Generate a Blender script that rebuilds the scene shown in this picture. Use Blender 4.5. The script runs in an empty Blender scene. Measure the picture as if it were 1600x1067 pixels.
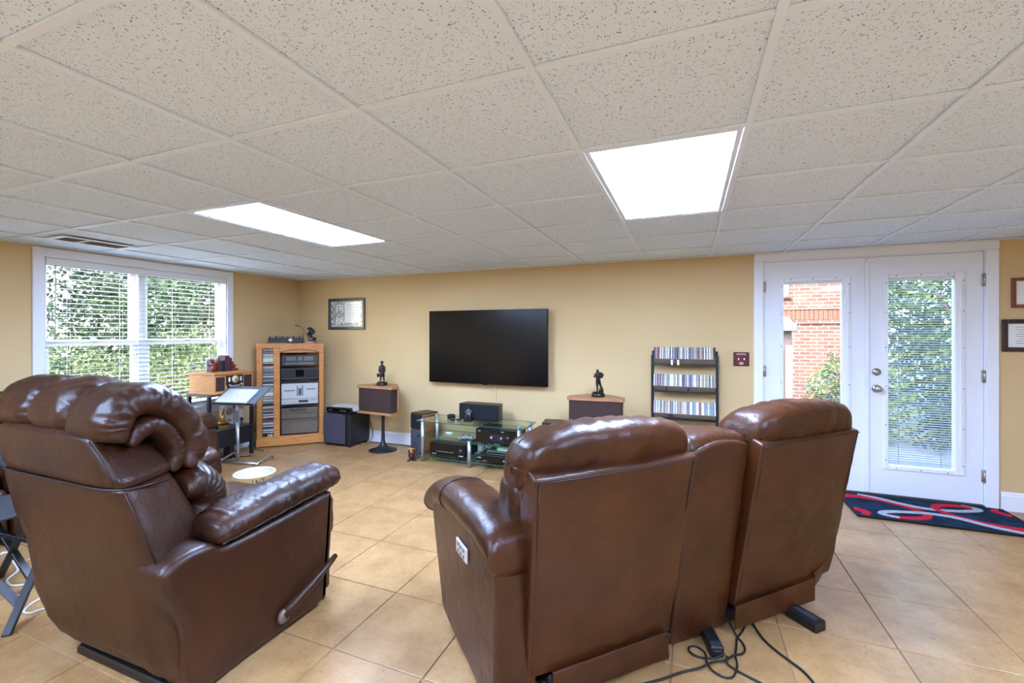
import bpy, math, random
from mathutils import Vector, Matrix, noise
random.seed(7)
S = bpy.context.scene
COL = S.collection
R = math.radians

# ------------------------------------------------------------------ camera, world, sun, exposure
cam = bpy.data.cameras.new('camera'); camo = bpy.data.objects.new('camera', cam); COL.objects.link(camo)
cam.sensor_width = 36; cam.lens = 702.41 / 1600 * 36
cam.shift_x = (800 - 793.65) / 1600; cam.shift_y = -(533.5 - 520.68) / 1600
cam.clip_start = 0.02
camo.location = (0, 0, 1.4005); camo.rotation_euler = (R(90), 0, 0.3826)
S.camera = camo

w = bpy.data.worlds.new('world'); S.world = w; w.use_nodes = True
nt = w.node_tree; bg = nt.nodes['Background']
sky = nt.nodes.new('ShaderNodeTexSky'); sky.sky_type = 'NISHITA'; sky.sun_disc = False
sky.sun_elevation = R(48); sky.sun_rotation = R(200); sky.air_density = 1.0; sky.dust_density = 2.0
nt.links.new(sky.outputs[0], bg.inputs[0]); bg.inputs[1].default_value = 1.25
sun = bpy.data.lights.new('sun', 'SUN'); suno = bpy.data.objects.new('sun', sun); COL.objects.link(suno)
sun.energy = 3.2; sun.angle = R(0.6); sun.color = (1, .95, .87)
suno.rotation_euler = Vector((.34, .60, -.75)).to_track_quat('-Z', 'Y').to_euler()
vs = S.view_settings
vs.view_transform = 'Standard'; vs.look = 'None'; vs.gamma = 1; vs.use_curve_mapping = False
vs.exposure = 1.14
TROFFER = 26.0

# ------------------------------------------------------------------ materials
def s2l(c):
    return tuple(((x / 255) / 12.92 if x / 255 <= .04045 else ((x / 255 + .055) / 1.055) ** 2.4) for x in c)
class N:
    def __init__(self, name):
        self.m = bpy.data.materials.new(name); self.m.use_nodes = True
        self.t = self.m.node_tree; self.b = self.t.nodes['Principled BSDF']
    def n(self, typ, **k):
        x = self.t.nodes.new(typ)
        for a, v in k.items():
            if a in x.inputs: x.inputs[a].default_value = v
            else: setattr(x, a, v)
        return x
    def l(self, a, b): self.t.links.new(a, b)
    def set(self, **k):
        for a, v in k.items(): self.b.inputs[a.replace('_', ' ')].default_value = v
        return self
    def ramp(self, src, stops):
        r = self.n('ShaderNodeValToRGB'); self.l(src, r.inputs[0]); e = r.color_ramp.elements
        while len(e) < len(stops): e.new(.5)
        for x, (p, c) in zip(e, stops):
            x.position = p; x.color = (*c[:3], 1)
        return r.outputs[0]
    def pos(self, scale=(1, 1, 1), obj=False):
        src = self.n('ShaderNodeTexCoord').outputs['Object'] if obj else self.n('ShaderNodeNewGeometry').outputs['Position']
        mp = self.n('ShaderNodeMapping'); mp.inputs['Scale'].default_value = scale
        self.l(src, mp.inputs[0]); return mp.outputs[0]
    def noise(self, vec, scale, detail=2, rough=.5):
        x = self.n('ShaderNodeTexNoise', Scale=scale, Detail=detail, Roughness=rough); self.l(vec, x.inputs['Vector']); return x.outputs['Fac']
    def bump(self, h, strength=.3, dist=.01):
        x = self.n('ShaderNodeBump', Strength=strength, Distance=dist); self.l(h, x.inputs['Height']); self.l(x.outputs[0], self.b.inputs['Normal']); return x
MATS = {}
def mat(name, rgb, rough=.5, metal=0, spec=.5, emit=None, strength=0, noise_amt=0, nscale=20, alpha=None):
    if name in MATS: return MATS[name]
    k = N(name); c = s2l(rgb)
    k.set(Base_Color=(*c, 1), Roughness=rough, Metallic=metal, Specular_IOR_Level=spec)
    if noise_amt:
        f = k.noise(k.pos(obj=True), nscale, 3)
        k.l(k.ramp(f, [(.3, [x * (1 - noise_amt) for x in c]), (.7, [min(1, x * (1 + noise_amt)) for x in c])]), k.b.inputs['Base Color'])
    if emit: k.set(Emission_Color=(*s2l(emit), 1), Emission_Strength=strength)
    MATS[name] = k.m; return k.m

def m_wall():
    k = N('wall_paint'); p = k.pos()
    f = k.noise(p, 1.3, 2); k.l(k.ramp(f, [(.3, s2l((210, 180, 130))), (.7, s2l((216, 187, 138)))]), k.b.inputs['Base Color'])
    k.set(Roughness=.75, Specular_IOR_Level=.25); k.bump(k.noise(p, 220, 2), .08, .002); return k.m
def m_ceiltile():
    k = N('acoustic_tile'); p = k.pos((1, 1, 1))
    warp = k.n('ShaderNodeTexNoise', Scale=9.0); k.l(p, warp.inputs['Vector'])
    add = k.n('ShaderNodeMixRGB', blend_type='ADD'); add.inputs[0].default_value = .10
    k.l(p, add.inputs[1]); k.l(warp.outputs['Color'], add.inputs[2])
    v = k.n('ShaderNodeTexVoronoi', Scale=125.0, Randomness=1.0); k.l(add.outputs[0], v.inputs['Vector'])
    size = k.noise(p, 60, 2)
    m = k.n('ShaderNodeMath', operation='MULTIPLY'); k.l(size, m.inputs[0]); m.inputs[1].default_value = .70
    cmp_ = k.n('ShaderNodeMath', operation='LESS_THAN'); k.l(v.outputs['Distance'], cmp_.inputs[0])
    sub = k.n('ShaderNodeMath', operation='SUBTRACT'); k.l(m.outputs[0], sub.inputs[0]); sub.inputs[1].default_value = .13
    k.l(sub.outputs[0], cmp_.inputs[1])
    mix = k.n('ShaderNodeMixRGB'); k.l(cmp_.outputs[0], mix.inputs[0])
    mix.inputs[1].default_value = (*s2l((226, 240, 255)), 1); mix.inputs[2].default_value = (*s2l((146, 156, 170)), 1)
    k.l(mix.outputs[0], k.b.inputs['Base Color']); k.set(Roughness=.9, Specular_IOR_Level=.1)
    k.bump(k.noise(p, 160, 3), .15, .003); return k.m
def m_floor():
    k = N('ceramic_tile'); p = k.pos()
    oi = k.n('ShaderNodeObjectInfo')
    f = k.noise(p, 5, 6, .65); f2 = k.noise(p, 38, 4, .7)
    a = k.ramp(f, [(.28, s2l((146, 107, 64))), (.52, s2l((171, 131, 85))), (.75, s2l((184, 148, 103)))])
    b = k.ramp(f2, [(.33, (.80, .74, .66)), (.55, (1, 1, 1))])
    mx = k.n('ShaderNodeMixRGB', blend_type='MULTIPLY'); mx.inputs[0].default_value = .55; k.l(a, mx.inputs[1]); k.l(b, mx.inputs[2])
    h = k.n('ShaderNodeHueSaturation'); k.l(mx.outputs[0], h.inputs['Color'])
    mr = k.n('ShaderNodeMapRange'); k.l(oi.outputs['Random'], mr.inputs[0]); mr.inputs[3].default_value = .93; mr.inputs[4].default_value = 1.05
    k.l(mr.outputs[0], h.inputs['Value']); k.l(h.outputs[0], k.b.inputs['Base Color'])
    k.set(Roughness=.30, Specular_IOR_Level=.5)
    k.l(k.ramp(f2, [(.3, (.42,) * 3), (.7, (.25,) * 3)]), k.b.inputs['Roughness'])
    k.bump(k.noise(p, 26, 4, .6), .16, .006); return k.m
def m_leather(name, dark, light, rough=.36):
    k = N(name); p = k.pos(obj=True)
    f = k.noise(p, 3.2, 4, .6)
    k.l(k.ramp(f, [(.3, s2l(dark)), (.72, s2l(light))]), k.b.inputs['Base Color'])
    v = k.n('ShaderNodeTexVoronoi', Scale=260.0); k.l(p, v.inputs['Vector'])
    n1 = k.noise(p, 11, 5, .62)
    b1 = k.n('ShaderNodeBump', Strength=.10, Distance=.002); k.l(v.outputs['Distance'], b1.inputs['Height'])
    b2 = k.n('ShaderNodeBump', Strength=.38, Distance=.016); k.l(n1, b2.inputs['Height']); k.l(b1.outputs[0], b2.inputs['Normal'])
    k.l(b2.outputs[0], k.b.inputs['Normal'])
    k.set(Roughness=rough, Specular_IOR_Level=.45); return k.m
def m_wood(name, dark, light, rough=.4, axis=(1, 1, 9)):
    k = N(name); p = k.pos(axis, obj=True)
    f = k.noise(p, 9, 5, .6)
    k.l(k.ramp(f, [(.3, s2l(dark)), (.7, s2l(light))]), k.b.inputs['Base Color']); k.set(Roughness=rough); return k.m
def m_glass(name, tint=(1, 1, 1), rough=0.0):
    k = N(name); out = k.t.nodes['Material Output']
    tr = k.n('ShaderNodeBsdfTransparent'); tr.inputs[0].default_value = (*tint, 1)
    gl = k.n('ShaderNodeBsdfGlossy', Roughness=rough); gl.inputs[0].default_value = (1, 1, 1, 1)
    fr = k.n('ShaderNodeFresnel', IOR=1.45)
    ge = k.n('ShaderNodeNewGeometry'); mul = k.n('ShaderNodeMath', operation='MULTIPLY')
    inv = k.n('ShaderNodeMath', operation='SUBTRACT'); inv.inputs[0].default_value = 1; k.l(ge.outputs['Backfacing'], inv.inputs[1])
    k.l(fr.outputs[0], mul.inputs[0]); k.l(inv.outputs[0], mul.inputs[1])
    mx = k.n('ShaderNodeMixShader'); k.l(mul.outputs[0], mx.inputs[0]); k.l(tr.outputs[0], mx.inputs[1]); k.l(gl.outputs[0], mx.inputs[2])
    k.l(mx.outputs[0], out.inputs[0]); return k.m
def m_brick():
    k = N('brick_wall'); tc = k.pos(obj=True)
    sp = k.n('ShaderNodeSeparateXYZ'); k.l(tc, sp.inputs[0]); cb = k.n('ShaderNodeCombineXYZ')
    ad = k.n('ShaderNodeMath', operation='ADD'); k.l(sp.outputs[0], ad.inputs[0]); k.l(sp.outputs[1], ad.inputs[1])
    k.l(ad.outputs[0], cb.inputs[0]); k.l(sp.outputs[2], cb.inputs[1])
    b = k.n('ShaderNodeTexBrick', Scale=1.0); k.l(cb.outputs[0], b.inputs['Vector'])
    b.inputs['Brick Width'].default_value = .215; b.inputs['Row Height'].default_value = .078; b.inputs['Mortar Size'].default_value = .009
    b.inputs['Color1'].default_value = (*s2l((102, 58, 48)), 1); b.inputs['Color2'].default_value = (*s2l((126, 80, 68)), 1)
    b.inputs['Mortar'].default_value = (*s2l((146, 130, 122)), 1)
    k.l(b.outputs['Color'], k.b.inputs['Base Color']); k.set(Roughness=.9); k.bump(b.outputs['Fac'], -.4, .01); return k.m
def m_leaf(name, a, b, c):
    k = N(name); p = k.pos()
    k.l(k.ramp(k.noise(p, 2.2, 4, .7), [(.3, s2l(a)), (.5, s2l(b)), (.72, s2l(c))]), k.b.inputs['Base Color'])
    k.set(Roughness=.6, Specular_IOR_Level=.2); return k.m
def m_grille(name, a, b):
    k = N(name); p = k.pos(obj=True)
    k.l(k.ramp(k.noise(p, 420, 2), [(.4, s2l(a)), (.6, s2l(b))]), k.b.inputs['Base Color']); k.set(Roughness=.85, Specular_IOR_Level=.2)
    k.bump(k.noise(p, 500, 1), .4, .001); return k.m

WALL = m_wall(); CTILE = m_ceiltile(); FTILE = m_floor()
GRID = mat('grid_white_metal', (230, 241, 254), .45)
GROUT = mat('grout', (150, 122, 96), .85, noise_amt=.1)
WHITE = mat('white_paint', (236, 238, 242), .38)
BLIND = mat('blind_white', (240, 240, 236), .5)
LEATH = m_leather('brown_leather', (48, 22, 6), (76, 38, 14), .36)
LEATH2 = m_leather('brown_leather_recliner', (40, 17, 4), (62, 29, 9), .42)
SEAM = mat('leather_seam', (34, 19, 15), .5)
BLACKP = mat('black_plastic', (22, 22, 24), .38, noise_amt=.05)
BLACKM = mat('black_metal', (26, 27, 30), .45)
BLACKG = mat('black_gloss', (8, 8, 9), .12)
SCREEN = mat('tv_screen', (4, 4, 5), .22)
CHROME = mat('brushed_nickel', (188, 184, 178), .28, 1)
STEEL = mat('silver_metal', (190, 194, 198), .35, .9)
SILVER = mat('silver_plastic', (222, 222, 216), .4, .1)
OAK = m_wood('honey_oak', (176, 108, 48), (214, 148, 82), .38)
OAK2 = m_wood('radio_wood', (186, 122, 66), (214, 154, 96), .42)
WALNUT = m_wood('speaker_wood', (150, 98, 62), (186, 134, 92), .45)
GRILLE = m_grille('brown_grille_cloth', (52, 38, 34), (74, 56, 50))
GRILLB = m_grille('charcoal_grille_cloth', (60, 58, 66), (82, 79, 88))
GRILLK = m_grille('black_grille_cloth', (20, 21, 23), (38, 39, 42))
BRONZE = mat('dark_bronze', (46, 40, 34), .35, .6, noise_amt=.3, nscale=30)
GOLD = mat('gold_metal', (200, 150, 70), .3, .9)
GLASS = m_glass('window_glass', (.97, .99, .98))
TGLASS = m_glass('table_glass', (.80, .90, .86))
DGLASS = m_glass('smoked_glass', (.95, .95, .95))
GEDGE = mat('glass_edge_green', (40, 78, 66), .15)
RUBBER = mat('black_cord', (14, 14, 15), .5)
WCORD = mat('white_cord', (225, 225, 220), .5)
PAPER = mat('paper_white', (238, 236, 230), .7)

# ------------------------------------------------------------------ mesh helpers
class MB:
    def __init__(self): self.v = []; self.f = []; self.sm = []
    def add(self, vs_, fs, smooth=False, M=None):
        o = len(self.v)
        self.v += [tuple(M @ Vector(p)) if M else tuple(p) for p in vs_]
        self.f += [tuple(i + o for i in q) for q in fs]; self.sm += [smooth] * len(fs); return self
    def box(self, c, s, bev=0, M=None):
        hx, hy, hz = s[0] / 2, s[1] / 2, s[2] / 2
        if bev <= 0:
            vs_ = [(c[0] + a * hx, c[1] + b * hy, c[2] + d * hz) for a in (-1, 1) for b in (-1, 1) for d in (-1, 1)]
            return self.add(vs_, [(0, 1, 3, 2), (4, 6, 7, 5), (0, 4, 5, 1), (2, 3, 7, 6), (0, 2, 6, 4), (1, 5, 7, 3)], False, M)
        b = min(bev, hx * .99, hy * .99, hz * .99); vs_ = []; ix = {}
        for sx in (-1, 1):
            for sy in (-1, 1):
                for sz in (-1, 1):
                    for ax in range(3):
                        p = [sx * (hx - b), sy * (hy - b), sz * (hz - b)]
                        p[ax] = (sx, sy, sz)[ax] * (hx, hy, hz)[ax]
                        ix[(sx, sy, sz, ax)] = len(vs_); vs_.append((c[0] + p[0], c[1] + p[1], c[2] + p[2]))
        fs = []
        for ax in range(3):
            u, w_ = (ax + 1) % 3, (ax + 2) % 3
            for s_ in (-1, 1):
                q = []
                for a, d in ((-1, -1), (1, -1), (1, 1), (-1, 1)):
                    k = [0, 0, 0]; k[ax] = s_; k[u] = a; k[w_] = d; q.append(ix[(*k, ax)])
                fs.append(tuple(q if s_ > 0 else q[::-1]))
            for a in (-1, 1):
                for d in (-1, 1):
                    k0 = [0, 0, 0]; k1 = [0, 0, 0]
                    k0[ax] = -1; k1[ax] = 1
                    for k in (k0, k1): k[u] = a; k[w_] = d
                    q = (ix[(*k0, u)], ix[(*k1, u)], ix[(*k1, w_)], ix[(*k0, w_)])
                    fs.append(q if a * d > 0 else q[::-1])
        for sx in (-1, 1):
            for sy in (-1, 1):
                for sz in (-1, 1):
                    t = (ix[(sx, sy, sz, 0)], ix[(sx, sy, sz, 1)], ix[(sx, sy, sz, 2)])
                    fs.append(t if sx * sy * sz > 0 else t[::-1])
        return self.add(vs_, fs, False, M)
    def prism(self, poly, axis, a, b, M=None):
        # polygon in the two other axes (cyclic order), extruded from a to b along axis
        u, w_ = (axis + 1) % 3, (axis + 2) % 3; n = len(poly); vs_ = []
        for t in (a, b):
            for p in poly:
                q = [0, 0, 0]; q[axis] = t; q[u] = p[0]; q[w_] = p[1]; vs_.append(tuple(q))
        fs = [tuple(range(n))[::-1], tuple(range(n, 2 * n))] + [(i, (i + 1) % n, n + (i + 1) % n, n + i) for i in range(n)]
        return self.add(vs_, fs, False, M)
    def tube(self, pts, r, n=8, cap=True, closed=False):
        P = [Vector(p) for p in pts]; m = len(P); vs_ = []; fs = []
        rr = r if isinstance(r, (list, tuple)) else [r] * m
        up = None
        for i in range(m):
            if closed: t = P[(i + 1) % m] - P[i - 1]
            else: t = P[min(i + 1, m - 1)] - P[max(i - 1, 0)]
            t.normalize()
            if up is None:
                up = t.orthogonal().normalized()
            up = (up - t * up.dot(t)); up = up.normalized() if up.length > 1e-6 else t.orthogonal().normalized()
            s_ = t.cross(up)
            for k in range(n):
                a = 2 * math.pi * k / n; vs_.append(P[i] + (up * math.cos(a) + s_ * math.sin(a)) * rr[i])
        L = m if closed else m - 1
        for i in range(L):
            j = (i + 1) % m
            for k in range(n): fs.append((i * n + k, i * n + (k + 1) % n, j * n + (k + 1) % n, j * n + k))
        if cap and not closed: fs += [tuple(range(n))[::-1], tuple(range((m - 1) * n, m * n))]
        return self.add(vs_, fs, True)
    def cyl(self, p0, p1, r, n=16, r1=None):
        return self.tube([p0, p1], [r, r if r1 is None else r1], n)
    def lathe(self, prof, n=24, c=(0, 0, 0), smooth=True, cap=True):
        vs_ = []; fs = []; m = len(prof)
        for r, z in prof:
            for k in range(n):
                a = 2 * math.pi * k / n; vs_.append((c[0] + r * math.cos(a), c[1] + r * math.sin(a), c[2] + z))
        for i in range(m - 1):
            for k in range(n): fs.append((i * n + k, i * n + (k + 1) % n, (i + 1) * n + (k + 1) % n, (i + 1) * n + k))
        if cap: fs += [tuple(range(n))[::-1], tuple(range((m - 1) * n, m * n))]
        return self.add(vs_, fs, smooth)
    def ball(self, c, r, n=10):
        rx, ry, rz = (r, r, r) if not isinstance(r, (tuple, list)) else r
        vs_ = []; fs = []
        for i in range(n + 1):
            th = math.pi * i / n
            for k in range(2 * n):
                a = math.pi * k / n; vs_.append((c[0] + rx * math.sin(th) * math.cos(a), c[1] + ry * math.sin(th) * math.sin(a), c[2] - rz * math.cos(th)))
        for i in range(n):
            for k in range(2 * n): fs.append((i * 2 * n + k, i * 2 * n + (k + 1) % (2 * n), (i + 1) * 2 * n + (k + 1) % (2 * n), (i + 1) * 2 * n + k))
        return self.add(vs_, fs, True)
    def rbox(self, c, s, r, n=8, fn=None, smooth=True):
        # rounded box; fn maps (unit coords -1..1, point) to a point
        h = [x / 2 for x in s]; r = min(r, *h); ix = {}; vs_ = []; fs = []
        def line(hh):
            e = [-hh + r * (1 - math.cos(math.pi / 2 * i / 4)) for i in range(4)]
            mid = [-hh + r + (2 * hh - 2 * r) * i / n for i in range(n + 1)]
            return e + mid + [-x for x in e[::-1]]
        A = [line(x) for x in h]
        def vert(p):
            key = (round(p[0], 6), round(p[1], 6), round(p[2], 6))
            if key in ix: return ix[key]
            q = [max(-h[i] + r, min(h[i] - r, p[i])) for i in range(3)]
            d = Vector([p[i] - q[i] for i in range(3)])
            if d.length > 1e-9: d = d.normalized() * r
            pt = Vector(q) + d
            u = tuple(pt[i] / h[i] for i in range(3))
            pt = pt + Vector(c)
            if fn: pt = Vector(fn(u, pt))
            ix[key] = len(vs_); vs_.append(tuple(pt)); return ix[key]
        for ax in range(3):
            u, w_ = (ax + 1) % 3, (ax + 2) % 3
            for s_ in (-1, 1):
                for i in range(len(A[u]) - 1):
                    for j in range(len(A[w_]) - 1):
                        q = []
                        for a, b in ((i, j), (i + 1, j), (i + 1, j + 1), (i, j + 1)):
                            p = [0, 0, 0]; p[ax] = s_ * h[ax]; p[u] = A[u][a]; p[w_] = A[w_][b]; q.append(vert(p))
                        q = q if s_ > 0 else q[::-1]
                        if len(set(q)) >= 3: fs.append(tuple(dict.fromkeys(q)))
        return self.add(vs_, fs, smooth)
    def build(self, name, m, parent=None, loc=None, rot=None):
        me = bpy.data.meshes.new(name); me.from_pydata(self.v, [], self.f); me.update()
        me.polygons.foreach_set('use_smooth', self.sm)
        me.materials.append(m)
        o = bpy.data.objects.new(name, me); COL.objects.link(o)
        if parent: o.parent = parent
        if loc: o.location = loc
        if rot: o.rotation_euler = rot
        return o
def tag(o, label=None, cat=None, group=None, kind=None):
    if label: o['label'] = label
    if cat: o['category'] = cat
    if group: o['group'] = group
    if kind: o['kind'] = kind
    return o
def empty(name, label, cat, loc=(0, 0, 0), rz=0, group=None):
    o = bpy.data.objects.new(name, None); COL.objects.link(o); o.location = loc; o.rotation_euler = (0, 0, rz)
    o.empty_display_size = .05
    return tag(o, label, cat, group)
def share(src, name, parent, loc, rot=None, m=None):
    o = bpy.data.objects.new(name, src.data); COL.objects.link(o)
    if parent: o.parent = parent
    o.location = loc
    if rot: o.rotation_euler = rot
    if m: o.material_slots[0].link = 'OBJECT'; o.material_slots[0].material = m
    return o
def hexa(c8):
    # trilinear map of unit coords; c8 ordered by (x,y,z) in (-,+): 000,100,010,110,001,101,011,111
    C = [Vector(p) for p in c8]
    def fn(u, p):
        a, b, c = [(x + 1) / 2 for x in u]
        r = Vector((0, 0, 0))
        for i in range(8):
            r += C[i] * ((a if i & 1 else 1 - a) * (b if i & 2 else 1 - b) * (c if i & 4 else 1 - c))
        return r
    return fn
def wr(p, amp, f=9, ox=0):
    return amp * noise.fractal(Vector((p[0] * f + ox, p[1] * f, p[2] * f)), 1.0, 2.0, 3)
def text_mesh(name, body, size, m, parent, loc, rot, extrude=.0006, align='CENTER'):
    cu = bpy.data.curves.new(name, 'FONT'); cu.body = body; cu.size = size; cu.extrude = extrude
    cu.align_x = align; cu.align_y = 'CENTER'
    t = bpy.data.objects.new(name + '_t', cu); COL.objects.link(t)
    bpy.context.view_layer.update()
    me = bpy.data.meshes.new_from_object(t.evaluated_get(bpy.context.evaluated_depsgraph_get()))
    bpy.data.objects.remove(t); me.materials.clear(); me.materials.append(m)
    o = bpy.data.objects.new(name, me); COL.objects.link(o); o.parent = parent; o.location = loc; o.rotation_euler = rot
    return o

# ------------------------------------------------------------------ room shell
LX, RX, BY, FY, CH = -5.085, 4.3, 4.766, -2.3, 2.145
T = .14
DX0, DX1, DZ = .640, 2.206, 2.075        # door opening
WY0, WY1, WZ0, WZ1 = 2.07, 3.70, .60, 2.05   # window opening
def struct(o): o['kind'] = 'structure'; return o
fl = struct(MB().box(((LX + RX) / 2, (BY + FY) / 2 + .1, -.06), (RX - LX, BY - FY + .2, .11)).build('floor', GROUT))
# floor tiles
FT = .4656; g = .006
tile_mesh = {}
fx0 = .8616 - 13 * FT; fy0 = 2.4932 - 11 * FT
for i in range(21):
    for j in range(17):
        x0, x1 = max(fx0 + i * FT, LX), min(fx0 + (i + 1) * FT, RX); y0, y1 = max(fy0 + j * FT, FY), min(fy0 + (j + 1) * FT, BY)
        if x1 - x0 < .03 or y1 - y0 < .03: continue
        key = (round(x1 - x0, 3), round(y1 - y0, 3))
        loc = ((x0 + x1) / 2, (y0 + y1) / 2, -.0045)
        if key not in tile_mesh:
            tile_mesh[key] = MB().box((0, 0, 0), (key[0] - g, key[1] - g, .009), .002).build('floor_tile', FTILE, fl, loc)
        else: share(tile_mesh[key], 'floor_tile', fl, loc)
# ceiling
ce = struct(MB().box(((LX + RX) / 2, (BY + FY) / 2, CH + .14), (RX - LX, BY - FY, .1)).build('ceiling', GRID))
CT = .6096; cx0 = -1.0212 - 7 * CT; cy0 = 1.201 - 6 * CT
lights = [(-2.850, 1.811), (-.412, 1.811)]
added_fill_lights = [(-2.850, -1.237), (-.412, -1.237), (2.026, -.0182)]  # extra panels out of view, added to brighten the near side
xs = [cx0 + i * CT for i in range(17)]; ys = [cy0 + j * CT for j in range(13)]
ctm = {}
for i in range(16):
    for j in range(12):
        x0, x1 = max(xs[i], LX), min(xs[i + 1], RX); y0, y1 = max(ys[j], FY), min(ys[j + 1], BY)
        if x1 - x0 < .03 or y1 - y0 < .03: continue
        xm, ym = (x0 + x1) / 2, (y0 + y1) / 2
        if any(a < xm < a + CT and b < ym < b + 2 * CT for a, b in lights + added_fill_lights): continue
        key = (round(x1 - x0, 3), round(y1 - y0, 3)); loc = (xm, ym, CH + .013)
        if key not in ctm: ctm[key] = MB().box((0, 0, 0), (key[0] - .004, key[1] - .004, .016)).build('ceiling_tile', CTILE, ce, loc)
        else: share(ctm[key], 'ceiling_tile', ce, loc)
for x in xs:
    if LX < x < RX: MB().box((x, (BY + FY) / 2, CH - .001), (.024, BY - FY, .010), .001).build('grid_bar', GRID, ce)
cross = None
for i in range(16):
    for y in ys:
        x0, x1 = max(xs[i], LX), min(xs[i + 1], RX)
        if x1 - x0 < .03 or not (FY < y < BY): continue
        if any(abs(xs[i] - a) < .1 and abs(y - b - CT) < .1 for a, b in lights + added_fill_lights): continue
        if abs(x1 - x0 - CT) < .01:
            loc = ((x0 + x1) / 2, y, CH - .0005)
            if cross is None: cross = MB().box((0, 0, 0), (CT - .024, .024, .009), .001).build('cross_bar', GRID, ce, loc)
            else: share(cross, 'cross_bar', ce, loc)
        else: MB().box(((x0 + x1) / 2, y, CH - .0005), (x1 - x0 - .012, .024, .009)).build('cross_bar', GRID, ce)
for a, b, c_, d in ((LX + .012, (BY + FY) / 2, .024, BY - FY), (RX - .012, (BY + FY) / 2, .024, BY - FY)):
    MB().box((a, b, CH - .001), (c_, d, .007)).build('wall_angle', GRID, ce)
MB().box(((LX + RX) / 2, BY - .012, CH - .001), (RX - LX - .05, .024, .007)).build('wall_angle', GRID, ce)
# walls
HT = CH + .2
m = MB()
for x0, x1, z0, z1 in ((LX - T, DX0, 0, HT), (DX1, RX + T, 0, HT), (DX0, DX1, DZ, HT)):
    m.box(((x0 + x1) / 2, BY + T / 2, (z0 + z1) / 2), (x1 - x0, T, z1 - z0))
struct(m.build('wall_back', WALL))
m = MB()
for y0, y1, z0, z1 in ((FY, WY0, 0, HT), (WY1, BY, 0, HT), (WY0, WY1, 0, WZ0), (WY0, WY1, WZ1, HT)):
    m.box((LX - T / 2, (y0 + y1) / 2, (z0 + z1) / 2), (T, y1 - y0, z1 - z0))
struct(m.build('wall_left', WALL))
struct(MB().box((RX + T / 2, (BY + FY) / 2, HT / 2), (T, BY - FY, HT)).build('wall_right', WALL))
struct(MB().box(((RX + LX) / 2, FY - T / 2, HT / 2), (RX - LX + 2 * T, T, HT)).build('wall_front', WALL))
# baseboards
def baseboard(name, x0, y0, x1, y1):
    L = math.hypot(x1 - x0, y1 - y0); a = math.atan2(y1 - y0, x1 - x0)
    poly = [(-.001, .0), (-.015, .0), (-.015, .115), (-.011, .125), (-.010, .138), (-.005, .146), (-.001, .148)]
    mb = MB().prism([(p[0], p[1]) for p in poly], 0, 0, L)
    o = mb.build(name, WHITE); o.location = (x0, y0, 0); o.rotation_euler = (0, 0, a); return struct(o)
baseboard('baseboard_back', LX + .016, BY, DX0 - .085, BY)
baseboard('baseboard_back_right', DX1 + .085, BY, RX, BY)
baseboard('baseboard_left', LX, FY, LX, BY)
baseboard('baseboard_right', RX, BY, RX, FY)
# door casing
tr = struct(MB().box((DX0 - .039, BY - .009, 1.035), (.078, .018, 2.07), .004).build('trim_1', WHITE))
MB().box((DX1 + .034, BY - .009, 1.035), (.078, .018, 2.07), .004).build('casing_leg', WHITE, tr)
MB().box(((DX0 + DX1) / 2, BY - .009, 2.106), (DX1 - DX0 + .15, .018, .074), .004).build('casing_head', WHITE, tr)
MB().box(((DX0 + DX1) / 2, BY - .0245, 2.136), (DX1 - DX0 + .15, .012, .014), .003).build('casing_cap', WHITE, tr)
for x in (DX0 + .006, DX1 - .006): MB().box((x, BY + .07, 1.03), (.012, .14, 2.06)).build('jamb', WHITE, tr)
MB().box(((DX0 + DX1) / 2, BY + .07, 2.068), (DX1 - DX0, .14, .014)).build('jamb', WHITE, tr)
MB().box(((DX0 + DX1) / 2, BY + .055, .011), (DX1 - DX0 - .02, .15, .02), .004).build('threshold', mat('dark_threshold', (48, 42, 40), .4), tr)
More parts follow.
